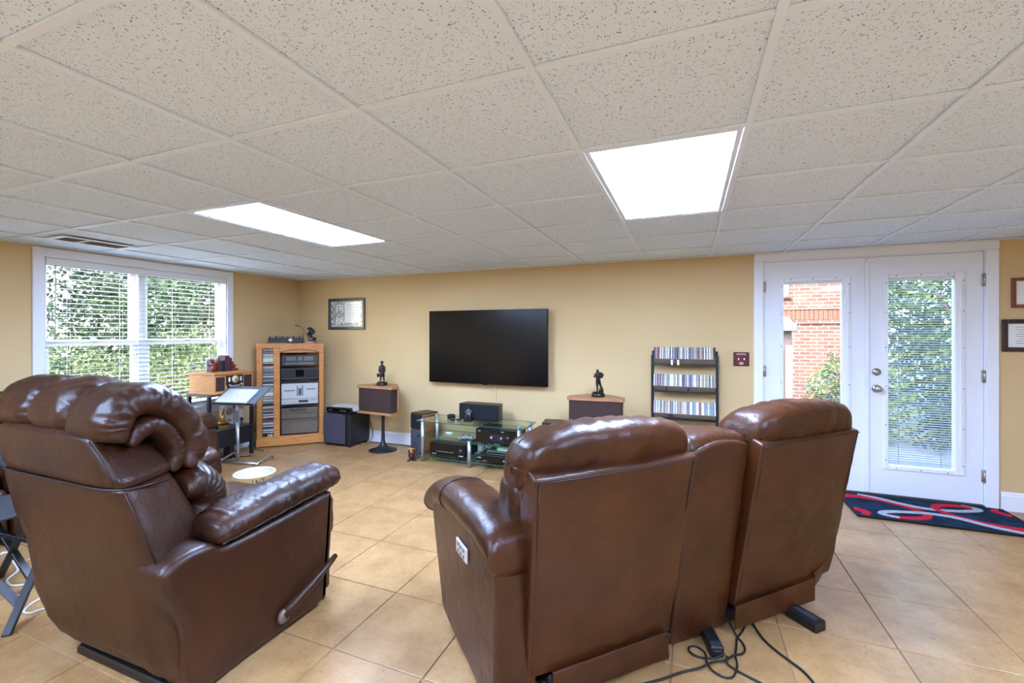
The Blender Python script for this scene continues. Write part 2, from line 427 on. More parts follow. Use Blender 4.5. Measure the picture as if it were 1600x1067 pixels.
# doors with enclosed mini blinds
DM = mat('door_white', (232, 235, 240), .4)
SLATW = mat('mini_blind_slat', (158, 164, 172), .5)
def door(name, x0, x1, gx0, gx1, tilt, screws=True):
    w_ = x1 - x0; y = BY + .028; z0, z1 = .026, 2.056; gz0, gz1 = .275, 1.868; d = .044
    mb = MB()
    for a, b, c_, e in ((x0, gx0, z0, z1), (gx1, x1, z0, z1), (gx0, gx1, z0, gz0), (gx0, gx1, gz1, z1)):
        mb.box(((a + b) / 2, y, (c_ + e) / 2), (b - a, d, e - c_))
    o = struct(mb.build(name, DM))
    mr = MB(); q = .034
    for a, b, c_, e in ((gx0 - q, gx0, gz0 - q, gz1 + q), (gx1, gx1 + q + .03, gz0 - q, gz1 + q), (gx0, gx1, gz0 - q, gz0), (gx0, gx1, gz1, gz1 + q)):
        mr.box(((a + b) / 2, y - d / 2 - .004, (c_ + e) / 2), (b - a, .016, e - c_), .005)
    mo = mr.build('lite_moulding', WHITE, o)
    MB().box(((gx1 + .038), y - d / 2 - .014, (gz0 + gz1) / 2 + .0), (.018, .008, gz1 - gz0 - .12), .003).build('blind_slider_track', WHITE, o)
    MB().box(((gx1 + .038), y - d / 2 - .020, gz1 - .12), (.022, .012, .06), .004).build('slider_tab', WHITE, o)
    MB().box(((gx0 + gx1) / 2, y - .014, (gz0 + gz1) / 2), (gx1 - gx0, .003, gz1 - gz0)).build('glass_pane', GLASS, o)
    MB().box(((gx0 + gx1) / 2, y + .016, (gz0 + gz1) / 2), (gx1 - gx0, .003, gz1 - gz0)).build('glass_pane', GLASS, o)
    dk = mat('screw_dark', (60, 60, 62), .4)
    sc = None
    pts = [(gx0 - q * .55, z) for z in (.32, .62, .95, 1.28, 1.58, 1.83)] + [(gx1 + q * 1.5, z) for z in (.32, .62, .95, 1.28, 1.58, 1.83)] \
        + [(gx0 + (gx1 - gx0) * t, gz1 + q * .6) for t in (.12, .5, .9)] + [(gx0 + (gx1 - gx0) * t, gz0 - q * .6) for t in (.12, .5, .9)]
    for px_, pz_ in pts:
        l = (px_, y - d / 2 - .0125, pz_)
        if sc is None: sc = MB().cyl((0, 0, 0), (0, -.002, 0), .0045, 8).build('screw', dk, o, l)
        else: share(sc, 'screw', o, l)
    # blind slats between the panes
    MB().box(((gx0 + gx1) / 2, y + .001, gz1 - .012), (gx1 - gx0 - .006, .016, .02)).build('blind_headrail', WHITE, o)
    sl = None; n = int((gz1 - gz0 - .05) / .0195)
    for i in range(n):
        l = ((gx0 + gx1) / 2, y + .001, gz1 - .034 - i * .0195)
        if sl is None: sl = MB().box((0, 0, 0), (gx1 - gx0 - .012, .0155, .0007)).build('blind_slat', SLATW, o, l, (tilt, 0, 0))
        else: share(sl, 'blind_slat', o, l, (tilt, 0, 0))
    for t in (.17, .82):
        MB().box((gx0 + (gx1 - gx0) * t, y - .0075, (gz0 + gz1) / 2), (.004 if abs(tilt) > .1 else .002, .0008, gz1 - gz0 - .02)).build('ladder_cord', SLATW, o)
    return o
xm = 1.429
d1 = door('door_1', DX0 + .014, xm - .002, .806, 1.250, R(2))
d2 = door('door_2', xm + .002, DX1 - .014, 1.578, 2.014, R(20))
tag(MB().box((xm, BY - .002, 1.04), (.03, .012, 2.0), .003).build('astragal', DM, d2))
tag(MB().box((xm + .03, BY - .008, 2.03), (.06, .014, .035), .003).build('catch_plate', WHITE, d2))
def knob(zc, r, name):
    mb = MB()
    prof = [(.034, 0), (.034, .008), (.028, .012), (.014, .016), (.013, .035), (.022, .042), (.027, .052), (.025, .062), (.012, .066), (.0, .067)] if r else \
           [(.032, 0), (.032, .010), (.026, .016), (.016, .018), (.015, .028), (.0, .029)]
    mb.lathe(prof, 20)
    o = mb.build(name, CHROME, d2, (1.496, BY + .005, zc), (R(90), 0, 0)); return o
knob(.926, True, 'door_knob'); k_ = knob(1.069, False, 'deadbolt')
MB().box((0, .0, .034), (.008, .03, .012), .002).build('thumb_turn', CHROME, k_)
for par, x, zz in ((d2, DX1 - .012, (1.83, 1.056, .256)), (d1, DX0 + .012, (1.83, 1.05, .256))):
    for z in zz:
        h = MB().cyl((x, BY - .010, z - .05), (x, BY - .010, z + .05), .007, 10)
        for s_ in (-.030, -.010, .010, .030): h.cyl((x, BY - .010, z + s_ - .001), (x, BY - .010, z + s_ + .001), .0075, 10)
        h.box((x, BY - .002, z), (.03, .004, .098)); h.build('hinge', CHROME, par)

# window (double unit) with casing
wi = struct(MB().box((LX + .009, WY0 - .037, (WZ0 + WZ1) / 2), (.018, .074, WZ1 - WZ0 + .02), .004).build('window_1', WHITE))
MB().box((LX + .009, WY1 + .037, (WZ0 + WZ1) / 2), (.018, .074, WZ1 - WZ0 + .02), .004).build('casing', WHITE, wi)
MB().box((LX + .0095, (WY0 + WY1) / 2, WZ1 + .040), (.019, WY1 - WY0 + .148, .080), .004).build('casing', WHITE, wi)
MB().box((LX + .025, (WY0 + WY1) / 2, WZ0 - .015), (.06, WY1 - WY0 + .17, .03), .006).build('window_sill', WHITE, wi)
MB().box((LX + .008, (WY0 + WY1) / 2, WZ0 - .065), (.016, WY1 - WY0 + .148, .068), .004).build('casing', WHITE, wi)
for y in (WY0 + .006, WY1 - .006): MB().box((LX - .07, y, (WZ0 + WZ1) / 2), (.14, .012, WZ1 - WZ0)).build('jamb', WHITE, wi)
for z in (WZ0 + .006, WZ1 - .006): MB().box((LX - .07, (WY0 + WY1) / 2, z), (.14, WY1 - WY0, .012)).build('jamb', WHITE, wi)
ym = 2.83
MB().box((LX - .075, ym, (WZ0 + WZ1) / 2), (.09, .07, WZ1 - WZ0 - .024), .004).build('mullion', WHITE, wi)
zr = 1.315
for a, b in ((WY0 + .012, ym - .035), (ym + .035, WY1 - .012)):
    for z0, z1, xx, nm in ((WZ0 + .012, zr + .02, LX - .07, 'lower_sash'), (zr - .02, WZ1 - .012, LX - .105, 'upper_sash')):
        mb = MB(); t = .045
        for y0, y1, c_, e in ((a, a + t, z0, z1), (b - t, b, z0, z1), (a + t, b - t, z0, z0 + t), (a + t, b - t, z1 - t, z1)):
            mb.box((xx, (y0 + y1) / 2, (c_ + e) / 2), (.032, y1 - y0, e - c_), .003)
        s_ = mb.build(nm, WHITE, wi)
        MB().box((xx, (a + b) / 2, (z0 + z1) / 2), (.004, b - a - 2 * t + .01, z1 - z0 - 2 * t + .01)).build('glass_pane', GLASS, s_)
    MB().box((LX - .045, (a + b) / 2, zr + .024), (.03, .05, .012), .003).build('sash_lock', WHITE, wi)
# venetian blind
bl = empty('venetian_blind', 'wide white horizontal slat blind hanging open over the double window', 'blind', (LX - .012, (WY0 + WY1) / 2, WZ0))
BW = WY1 - WY0 - .03; bh = WZ1 - WZ0
MB().box((.012, 0, bh - .035), (.012, BW, .066), .003).build('valance', WHITE, bl)
MB().box((-.014, 0, bh - .025), (.04, BW - .01, .045)).build('headrail', WHITE, bl)
sl = None; n = int((bh - .12) / .0425)
for i in range(n):
    l = (-.012, 0, bh - .085 - i * .0425)
    if sl is None: sl = MB().box((0, 0, 0), (.048, BW - .012, .0026)).build('blind_slat', BLIND, bl, l, (0, R(-3), 0))
    else: share(sl, 'blind_slat', bl, l, (0, R(-3), 0))
MB().box((-.012, 0, .035), (.05, BW - .012, .018), .004).build('bottom_rail', BLIND, bl)
for y in (-BW * .40, -BW * .15, BW * .15, BW * .40):
    for x in (-.036, .013): MB().tube([(x, y, .03), (x, y, bh - .06)], .0012, 5).build('ladder_cord', BLIND, bl)
MB().tube([(.026, -BW / 2 + .055, bh - .06), (.028, -BW / 2 + .055, bh - .70)], .004, 8).build('tilt_wand', mat('clear_wand', (190, 196, 190), .3), bl)

# ------------------------------------------------------------------ ceiling lights, vent
DIFF = N('light_diffuser'); DIFF.set(Base_Color=(.9, .9, .9, 1), Emission_Color=(.67, .92, 1.48, 1), Emission_Strength=TROFFER, Roughness=.5); DIFF = DIFF.m
def troffer(a, b, label):
    t = empty('ceiling_light', label, 'ceiling light', (a + CT / 2, b + CT, CH), 0, 'ceiling troffer panels')
    mb = MB(); W, L = CT - .026, 2 * CT - .026; e = .022
    for x0, x1, y0, y1 in ((-W / 2, -W / 2 + e, -L / 2, L / 2), (W / 2 - e, W / 2, -L / 2, L / 2), (-W / 2 + e, W / 2 - e, -L / 2, -L / 2 + e), (-W / 2 + e, W / 2 - e, L / 2 - e, L / 2)):
        mb.box(((x0 + x1) / 2, (y0 + y1) / 2, .004), (x1 - x0, y1 - y0, .014), .002)
    mb.build('frame', GRID, t)
    MB().box((0, 0, .006), (W - 2 * e + .004, L - 2 * e + .004, .006)).build('diffuser', DIFF, t)
troffer(*lights[0], 'flush fluorescent ceiling panel nearer the window')
troffer(*lights[1], 'flush fluorescent ceiling panel nearer the french doors')
v = empty('air_vent', 'white slotted ceiling air vent above the window', 'vent', (-4.50, 2.135, CH - .004))
mb = MB()
for x0, x1, y0, y1 in ((-.13, -.095, -.25, .25), (.095, .13, -.25, .25), (-.095, .095, -.25, -.21), (-.095, .095, .21, .25), (-.095, .095, -.075, -.055)):
    mb.box(((x0 + x1) / 2, (y0 + y1) / 2, -.005), (x1 - x0, y1 - y0, .008), .002)
mb.build('frame', WHITE, v)
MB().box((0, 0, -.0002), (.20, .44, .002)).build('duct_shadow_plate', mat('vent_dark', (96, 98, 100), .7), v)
lv = None
for i in range(9):
    l = (-.08 + i * .02, .0, -.004)
    if lv is None: lv = MB().box((0, 0, 0), (.012, .42, .0012)).build('louver', mat('vent_louver', (150, 152, 154), .5), v, l, (0, R(35), 0))
    else: share(lv, 'louver', v, l, (0, R(35), 0))
unseen_fill_lights = added_fill_lights  # fill panels, copies of the visible fixtures added outside the view
for (a, b), lb in zip(unseen_fill_lights, ('added unseen fill panel in the ceiling rear row nearest the window wall', 'added unseen fill panel in the middle of the ceiling rear row', 'added unseen fill panel in the ceiling nearest the right wall')):
    troffer(a, b, lb)

# ------------------------------------------------------------------ soft furniture helpers
def sweep_lobe(name, parent, m, path, x0, x1, th, nx=22, ns=40, amp=.006, seed=0, taper=.35, power=.62, end_pow=.5):
    """quilted roll: superellipse cross-section (x, outward normal) swept along a (y,z) path of the outer surface"""
    # resample path by Catmull-Rom
    P = [Vector((0, a, b)) for a, b in path]; Q = []
    for i in range(len(P) - 1):
        p0 = P[max(i - 1, 0)]; p1 = P[i]; p2 = P[i + 1]; p3 = P[min(i + 2, len(P) - 1)]
        for k in range(14):
            t = k / 14
            Q.append(.5 * ((2 * p1) + (p2 - p0) * t + (2 * p0 - 5 * p1 + 4 * p2 - p3) * t * t + (3 * p1 - p0 - 3 * p2 + p3) * t ** 3))
    Q.append(P[-1]); m_ = len(Q); vs_ = []; fs = []; nc = 2 * nx
    for i in range(m_):
        t = (Q[min(i + 1, m_ - 1)] - Q[max(i - 1, 0)]).normalized()
        nrm = Vector((0, -t.z, t.y))
        s = i / (m_ - 1); e = min(s, 1 - s) / .16
        k = 1 if e >= 1 else max(.02, (1 - (1 - e) ** 2) ** end_pow)
        hw = (x1 - x0) / 2 * (1 - taper * .12 * (1 - k)); xc = (x0 + x1) / 2; tk = th / 2 * (.25 + .75 * k)
        cen = Q[i] - nrm * (th / 2)
        for j in range(nc):
            a = 2 * math.pi * j / nc; ca, sa = math.cos(a), math.sin(a)
            x = hw * math.copysign(abs(ca) ** power, ca); h = tk * math.copysign(abs(sa) ** .8, sa)
            p = cen + nrm * h + Vector((xc + x, 0, 0))
            edge = abs(ca) ** 2
            wv = amp * (.75 * edge * math.sin(s * 92 + 5 * noise.noise(Vector((s * 7 + seed, j * .15, 0)))) * (.5 + noise.noise(Vector((s * 9, seed, 2)))) + 1.0 * noise.fractal(Vector((p.x * 9 + seed, p.y * 11, p.z * 11)), 1, 2, 3) + .35 * math.sin(p.x * 70 + 6 * noise.noise(Vector((p.x * 5, p.y * 8, p.z * 8 + seed)))) * max(0, sa))
            p = p + nrm * wv * (1 if sa > -.3 else .2) + Vector((1, 0, 0)) * wv * .5 * ca
            vs_.append(p)
    for i in range(m_ - 1):
        for j in range(nc): fs.append((i * nc + j, i * nc + (j + 1) % nc, (i + 1) * nc + (j + 1) % nc, (i + 1) * nc + j))
    fs += [tuple(range(nc))[::-1], tuple(range((m_ - 1) * nc, m_ * nc))]
    return MB().add(vs_, fs, True).build(name, m, parent)
def ring_loft(name, parent, m, secs, power=.35, n=48, bulge=0, amp=0, seed=0, fw=1.0):
    """secs: (z, half width, y rear, y front, x centre)"""
    vs_ = []; fs = []
    S2 = []
    for i in range(len(secs) - 1):
        for k in range(5):
            t = k / 5; S2.append(tuple(a + (b - a) * t for a, b in zip(secs[i], secs[i + 1])))
    S2.append(secs[-1])
    for z, hw, yr, yf, xc in S2:
        for j in range(n):
            a = 2 * math.pi * (j + .5) / n; ca, sa = math.cos(a), math.sin(a)
            x = hw * math.copysign(abs(ca) ** power, ca); y = (yr + yf) / 2 + (yf - yr) / 2 * math.copysign(abs(sa) ** power, sa)
            if sa < 0: y -= bulge * (1 - (x / hw) ** 2)
            x *= 1 + (fw - 1) * (math.copysign(abs(sa) ** power, sa) + 1) / 2
            p = Vector((xc + x, y, z)); d = wr(p, amp, 5, seed) if amp else 0
            if bulge: d += .006 * math.sin(x * 26 + 3 * noise.noise(Vector((x * 4, z * 2, seed)))) * max(0, .5 - z) / .5
            vs_.append(p + Vector((d * .4 * ca, d * sa, 0)))
    for i in range(len(S2) - 1):
        for j in range(n): fs.append((i * n + j, i * n + (j + 1) % n, (i + 1) * n + (j + 1) % n, (i + 1) * n + j))
    fs += [tuple(range(n))[::-1], tuple(range((len(S2) - 1) * n, len(S2) * n))]
    return MB().add(vs_, fs, True).build(name, m, parent)
def side_prism(poly, x0, x1, r=.012, steps=3):
    """(y,z) outline extruded along x with rounded rims"""
    n = len(poly); C = Vector((sum(p[0] for p in poly) / n, sum(p[1] for p in poly) / n))
    # smooth outline
    pts = []
    for i in range(n):
        p0, p1, p2, p3 = [Vector(poly[(i + k - 1) % n]) for k in range(4)]
        for k in range(4):
            t = k / 4; pts.append(.5 * ((2 * p1) + (p2 - p0) * t + (2 * p0 - 5 * p1 + 4 * p2 - p3) * t * t + (3 * p1 - p0 - 3 * p2 + p3) * t ** 3))
    N_ = len(pts); area = sum(pts[i].x * pts[(i + 1) % N_].y - pts[(i + 1) % N_].x * pts[i].y for i in range(N_))
    sg = 1 if area > 0 else -1
    nr = []
    for i in range(N_):
        d = (pts[(i + 1) % N_] - pts[i - 1]).normalized(); nr.append(Vector((d.y, -d.x)) * sg)
    vs_ = []; rings = []
    prof = [(x0 + r * (1 - math.sin(a)), -r * (1 - math.cos(a))) for a in [math.pi / 2 * (1 - k / steps) for k in range(steps + 1)]]
    prof = [(x0, -r)] + [(x0 + r * (1 - math.cos(math.pi / 2 * k / steps)), -r * (1 - math.sin(math.pi / 2 * k / steps))) for k in range(1, steps + 1)]
    prof += [(x0 + x1 - a, b) for a, b in prof[::-1]]
    for x, off in prof:
        rings.append(len(vs_)); vs_ += [(x, pts[i].x + nr[i].x * off, pts[i].y + nr[i].y * off) for i in range(N_)]
    fs = []
    for a, b in zip(rings[:-1], rings[1:]):
        for i in range(N_):
            q = (a + i, b + i, b + (i + 1) % N_, a + (i + 1) % N_); fs.append(q[::-1] if sg > 0 else q)
    f0 = tuple(range(N_)); f1 = tuple(range(rings[-1], rings[-1] + N_))
    fs += [f0[::-1] if sg > 0 else f0, f1 if sg > 0 else f1[::-1]]
    sm = MB().add(vs_, fs[:-2], True); o = len(sm.v); sm.f += fs[-2:]; sm.sm += [False, False]
    return sm
def cushion(name, parent, m, c, s, r, fn=None, n=16, amp=.006, seed=0, puff=.0, wrinkle_axis=None, wf=40):
    h = [x / 2 for x in s]
    def g(u, p):
        q = Vector(p)
        if puff:
            q += Vector((0, 0, 1)) * puff * u[2] * (1 - u[0] ** 2) * (1 - u[1] ** 2)
        if fn: q = Vector(fn(u, q))
        d = wr(q, amp, 7, seed)
        if wrinkle_axis is not None:
            ed = max(abs(x) for i, x in enumerate(u) if i != wrinkle_axis) ** 6
            d += amp * .9 * ed * math.sin(u[wrinkle_axis] * wf + 4 * noise.noise(Vector((u[wrinkle_axis] * 5 + seed, u[2] * 2, 0))))
        nn = Vector((u[0] ** 3, u[1] ** 3, u[2] ** 3)); nn = nn.normalized() if nn.length > 1e-6 else nn
        return q + nn * d
    return MB().rbox(c, s, r, n, g).build(name, m, parent)

# ------------------------------------------------------------------ near recliner (faces the television wall)
rc = empty('recliner', 'wide brown leather recliner with puffy headrest and side lever in the left foreground', 'recliner', (-2.29, 1.10, 0))
MB().box((.12, .04, .02), (.62, .045, .038), .006).build('base_bar', mat('dark_base', (28, 22, 20), .4), rc)
MB().box((0, .45, .03), (.5, .6, .06), .01).build('base_bar', MATS['dark_base'], rc)
ring_loft('back_panel', rc, LEATH2, [(.055, .40, .05, .26, .13), (.10, .45, .0, .27, .10), (.16, .475, -.02, .27, .07), (.30, .49, -.035, .25, .035), (.50, .495, -.055, .22, .012), (.66, .48, -.095, .17, -.005), (.79, .455, -.12, .12, -.02), (.828, .44, -.125, .10, -.02)], .22, 64, .02, .008, 3, .80)
ring_loft('upper_back_band', rc, LEATH2, [(.836, .43, -.128, .13, -.02), (.86, .435, -.138, .14, -.025), (.94, .40, -.148, .10, -.06), (1.01, .35, -.150, .02, -.09), (1.03, .31, -.13, .0, -.10)], .26, 56, .012, .003, 5, .74)
pp = [(-.03 + .435 * math.copysign(abs(math.cos(a)) ** .28, math.cos(a)), .035 - .165 * abs(math.sin(a)) ** .28 - .012 * (1 - math.cos(a) ** 2), .831) for a in [math.pi * k / 30 for k in range(31)]]
MB().tube(pp, .006, 6).build('welt', SEAM, rc)
MB().tube([(.418, -.118, .828), (.445, -.105, .75), (.468, -.085, .66), (.488, -.06, .56)], .003, 6).build('seam', SEAM, rc)
MB().tube([(.385, -.135, .85), (.335, -.145, .94), (.262, -.15, 1.005)], .003, 6).build('seam', SEAM, rc)
hp = [(-.150, .985), (-.158, 1.06), (-.12, 1.15), (-.03, 1.20), (.08, 1.185), (.185, 1.105), (.25, .99), (.255, .88), (.205, .80)]
sweep_lobe('headrest_roll', rc, LEATH2, hp, .05, .355, .13, seed=1, amp=.008)
hp2 = [(y, z + .018) for y, z in hp]
sweep_lobe('headrest_roll', rc, LEATH2, hp2, -.205, .085, .15, seed=5, amp=.008)
sweep_lobe('headrest_roll', rc, LEATH2, hp2, -.48, -.19, .15, seed=9, amp=.008)
hi = [(-.08, 1.0), (-.03, 1.055), (.04, 1.075), (.11, 1.04), (.165, .96), (.175, .88), (.14, .81)]
sweep_lobe('headrest_inner_roll', rc, LEATH2, hi, .15, .328, .085, seed=12, amp=.004)
lp = [(.12, .84), (.22, .85), (.31, .80), (.36, .70), (.35, .60), (.29, .52), (.19, .48)]
sweep_lobe('lumbar_cushion', rc, LEATH2, lp, -.375, .375, .21, seed=21, amp=.008)
# arms
prof = [(.03, .04), (-.005, .3), (-.075, .48), (-.07, .545), (.0, .575), (.10, .575), (.17, .545), (.42, .555), (.70, .575), (.745, .555), (.75, .45), (.735, .25), (.70, .06), (.66, .03), (.3, .03)]
for sx in (1, -1):
    a, b = (.385, .56) if sx > 0 else (-.54, -.385)
    side_prism(prof if sx > 0 else [(max(y, .17), z) for y, z in prof], a, b, .028, 4).build('arm_side', LEATH2, rc)
    def tilt(u, p): return (p.x + .01 * (1 - u[2] ** 2) * u[0], p.y, p.z + .055 * (u[1] * .5) + .012 * (1 - u[1] ** 2) * (u[2] > 0))
    cushion('arm_pad', rc, LEATH2, (sx * .465, .455, .622), (.225, .68, .105), .05, tilt, 40, .008, 30 + sx, .012, 1, 70)
    xx = sx * .574
    MB().tube([(sx * .579, .13 + .62 * t / 20, .592 + .055 * (t / 20 - .5) + .003 * math.sin(t * 2.1)) for t in range(21)], .0035, 6).build('seam', SEAM, rc)
    cushion('arm_front', rc, LEATH2, (sx * .455, .745, .44), (.17, .09, .22), .04, None, 8, .006, 50 + sx)
    cushion('arm_front_lower', rc, LEATH2, (sx * .44, .755, .19), (.15, .05, .29), .024, None, 6, .002, 52 + sx)
def seatf(u, p): return (p.x, p.y, p.z + .02 * (1 - u[0] ** 2) * (1 - u[1] ** 2) * (u[2] > 0) - .03 * max(0, u[1]) ** 3)
cushion('seat_cushion', rc, LEATH2, (0, .58, .42), (.74, .66, .16), .06, seatf, 16, .007, 60)
cushion('footrest', rc, LEATH2, (0, .80, .22), (.72, .12, .32), .05, None, 12, .006, 63)
# lever
lv_ = MB().tube([(.572, .42, .115), (.582, .47, .14), (.590, .56, .178), (.590, .66, .216), (.585, .735, .246)], [.026, .024, .020, .017, .013], 12)
lo = lv_.build('recline_lever', LEATH2, rc)
MB().lathe([(.0, 0), (.030, 0), (.032, .012), (.024, .022), (0, .024)], 16).build('lever_pivot', mat('lever_cap', (112, 96, 86), .4, .2), lo, (.568, .42, .112), (0, R(90), 0))

# ------------------------------------------------------------------ power loveseat with console (back to the camera)
ls = empty('reclining_loveseat', 'dark brown leather double recliner loveseat with centre console seen from behind', 'loveseat', (.104, 2.230, 0), math.atan2(.725, .688))
def hpart(name, c8, r, n=10, m=LEATH, amp=.003, seed=0, s=None, post=None):
    f = hexa(c8)
    a = [Vector(p) for p in c8]
    if s is None: s = ((a[1] - a[0]).length, (a[2] - a[0]).length, (a[4] - a[0]).length)
    def g(u, p):
        q = f(u, p)
        if post: q = Vector(post(u, q))
        d = wr(q, amp, 6, seed); nn = Vector([x ** 3 for x in u]); nn = nn.normalized() if nn.length > 1e-6 else nn
        return q + nn * d
    return MB().rbox((0, 0, 0), s, r, n, g).build(name, m, ls)
def bulge_back(u, q): return q + Vector((0, -.018, 0)) * (1 - u[0] ** 2) * (1 - u[2] ** 2) * (u[1] < 0)
for k, (xl0, xl1, xb0, xb1, yt) in enumerate(((-.976, -.223, -.945, -.262, -.12), (.190, .942, .135, .86, -.10))):
    hpart('seat_back', [(xb0, .0, .13), (xb1, .0, .13), (xb0 + .02, .16, .13), (xb1 - .02, .16, .13), (xl0, yt, .9), (xl1, yt, .9), (xl0 + .01, yt + .12, .935), (xl1 - .01, yt + .12, .935)], .012, 20, LEATH, .007, 70 + k, None, bulge_back)
    # piped seam just inside the rear edges
    sm_ = [(xl0 + .012, yt - .004, .893), (xl1 - .012, yt - .004, .893)]
    MB().tube([(sm_[0][0] + (sm_[1][0] - sm_[0][0]) * t / 10, yt - .003, .889) for t in range(11)], .0022, 6).build('seam', SEAM, ls)
    for xa, xb in ((xl0 + .018, xb0 + .018), (xl1 - .024, xb1 - .026)):
        MB().tube([(xa + (xb - xa) * t, yt * (1 - t) - .002, .888 - .73 * t) for t in (0, .25, .5, .75, 1)], .002, 6).build('seam', SEAM, ls)
    # headrest pillow, overhanging the back
    xc = (xl0 + xl1) / 2 + (.0 if k == 0 else .0)
    def pil(u, p, s_=k):
        q = Vector(p)
        q.z += .030 * (1 - u[0] ** 2) * (u[2] > 0) - .035 * abs(u[0]) ** 4 * (u[2] > 0)
        q.y += -.28 * (q.z - .9) - .012 * math.cos(u[0] * 1.4)
        return q
    cushion('headrest', ls, LEATH, (xc + .01, .055, .915), (.80, .245, .235), .085, pil, 22, .006, 80 + k, 0, 0, 26)
    cushion('back_cushion', ls, LEATH, (xc + .01, .17, .64), (.74, .2, .40), .07, None, 16, .008, 84 + k, 0, 0, 30)
    # welt of the pillow across its top
    MB().tube([(xc - .36 + .74 * t / 16, .045 - .02 * math.cos((t - 8) / 8 * 1.4), 1.045 - .050 * ((t - 8) / 8) ** 4 + .004 * math.sin(t * 1.7)) for t in range(17)], .004, 6).build('welt', SEAM, ls)
    # fabric flap closing the underside
    fx0, fx1 = (-.84, -.285) if k == 0 else (.122, .70)
    hpart('rear_flap', [(fx0, -.012, .032), (fx1, -.020, .032), (fx0, -.004, .032), (fx1, -.012, .032), (fx0 - .01, -.026, .15), (fx1 - .015, -.026, .15), (fx0 - .01, -.014, .15), (fx1 - .015, -.014, .15)], .003, 8, LEATH, .004, 90 + k)
    cushion('seat_cushion', ls, LEATH, (xc, .56, .40), (.62, .66, .17), .06, None, 12, .006, 94 + k)
    cushion('footrest', ls, LEATH, (xc, .87, .23), (.62, .11, .34), .045, None, 10, .005, 97 + k)
hpart('rear_flap', [(.71, -.01, .09), (.80, .02, .09), (.71, .0, .09), (.80, .03, .09), (.70, -.02, .17), (.868, -.01, .24), (.70, -.01, .17), (.868, .0, .24)], .003, 5, LEATH, .002, 93)
# console
def con(u, q): return q + Vector((0, 0, .035)) * (1 - u[0] ** 2) * (u[2] > 0) + Vector((0, -.01, 0)) * (1 - u[0] ** 2) * (u[1] < 0)
hpart('console_back', [(-.215, .045, .02), (.138, .045, .02), (-.215, .25, .02), (.138, .25, .02), (-.195, -.045, .885), (.182, -.045, .895), (-.195, .16, .885), (.182, .16, .895)], .022, 12, LEATH, .004, 101, None, con)
cushion('console_pillow', ls, LEATH, (-.005, .075, .885), (.39, .22, .11), .05, lambda u, p: (p.x, p.y, p.z + .012 * (1 - u[0] ** 2)), 12, .005, 103, 0, 0, 20)
cushion('console_box', ls, LEATH, (-.02, .56, .33), (.30, .62, .56), .03, None, 8, .003, 104)
cushion('console_lid', ls, LEATH, (-.02, .55, .635), (.31, .60, .07), .03, None, 8, .004, 105)
for xx in (-.07, .03):
    MB().lathe([(.034, .0), (.045, .0), (.046, .006), (.040, .007), (.036, .002), (.0, .002)], 20).build('cup_holder', CHROME, ls, (xx, .75, .672))
# arms
aprof = [(.03, .035), (.0, .30), (-.01, .56), (.05, .62), (.4, .62), (.78, .58), (.855, .50), (.80, .35), (.70, .14), (.64, .06), (.3, .035)]
for sx in (-1, 1):
    a, b = (-1.07, -.90) if sx < 0 else (.86, 1.02)
    side_prism(aprof if sx < 0 else [(max(y, .2), z) for y, z in aprof], a, b, .022, 3).build('arm_side', LEATH, ls)
    xc = (a + b) / 2 - .003 * sx
    pts = [(-.02, .585), (.03, .625), (.2, .645), (.45, .640), (.62, .625), (.74, .60), (.83, .565), (.90, .525), (.925, .485)] if sx < 0 else [(.20, .60), (.24, .63), (.3, .645), (.45, .640), (.62, .625), (.74, .60), (.83, .565), (.90, .525), (.925, .485)]
    vs_ = []; fs = []; nn_ = 24; PP = []
    for i in range(len(pts) - 1):
        for k in range(5): t = k / 5; PP.append((pts[i][0] + (pts[i + 1][0] - pts[i][0]) * t, pts[i][1] + (pts[i + 1][1] - pts[i][1]) * t))
    PP.append(pts[-1])
    rr = []
    for i, p in enumerate(PP):
        s = i / (len(PP) - 1); e = min(s / .05, (1 - s) / .10, 1); rr.append(.03 + .97 * math.sqrt(max(0, 1 - (1 - e) ** 2)))
    for i, p in enumerate(PP):
        for j in range(nn_):
            an = 2 * math.pi * j / nn_; x = xc + .118 * rr[i] * math.copysign(abs(math.cos(an)) ** .8, math.cos(an)); z = p[1] + .075 * rr[i] * math.sin(an)
            d = wr((x, p[0], z), .004, 9, 110); vs_.append((x + d, p[0], z + d))
    for i in range(len(PP) - 1):
        for j in range(nn_): fs.append((i * nn_ + j, (i + 1) * nn_ + j, (i + 1) * nn_ + (j + 1) % nn_, i * nn_ + (j + 1) % nn_))
    fs += [tuple(range(nn_)), tuple(range((len(PP) - 1) * nn_, len(PP) * nn_))[::-1]]
    pad = MB().add(vs_, fs, True).build('arm_pad', LEATH, ls)
    ring = [(xc + .120 * math.copysign(abs(math.cos(an)) ** .8, math.cos(an)), .60, .6265 + .077 * math.sin(an)) for an in [2 * math.pi * j / 28 for j in range(28)]]
    MB().tube(ring, .003, 6, closed=True).build('seam', SEAM, pad)
cp = MB().box((-1.077, .345, .487), (.010, .135, .062), .004).build('control_panel', mat('control_panel_silver', (205, 200, 192), .4, .2), ls)
for i in range(3):
    for j in range(2): MB().box((-1.0835, .31 + i * .034, .474 + j * .026), (.005, .018, .015), .002).build('button', mat('button_grey', (120, 116, 110), .5), cp)
for x in (-.9, .86):
    for y in (.1, .62): MB().cyl((x * .95, y, 0), (x * .95, y, .05), .022, 10).build('foot', BLACKP, ls)
MB().box((-.3, .3, .05), (1.05, .5, .05), .01).build('mechanism', BLACKM, ls)
MB().box((.45, .35, .06), (.5, .5, .05), .01).build('mechanism', BLACKM, ls)

# ------------------------------------------------------------------ sofa under the window (mostly hidden)
sf = empty('window_sofa', 'brown leather reclining sofa under the window with only its rolled arm showing', 'sofa', (-4.99, 1.80, 0), R(-90))
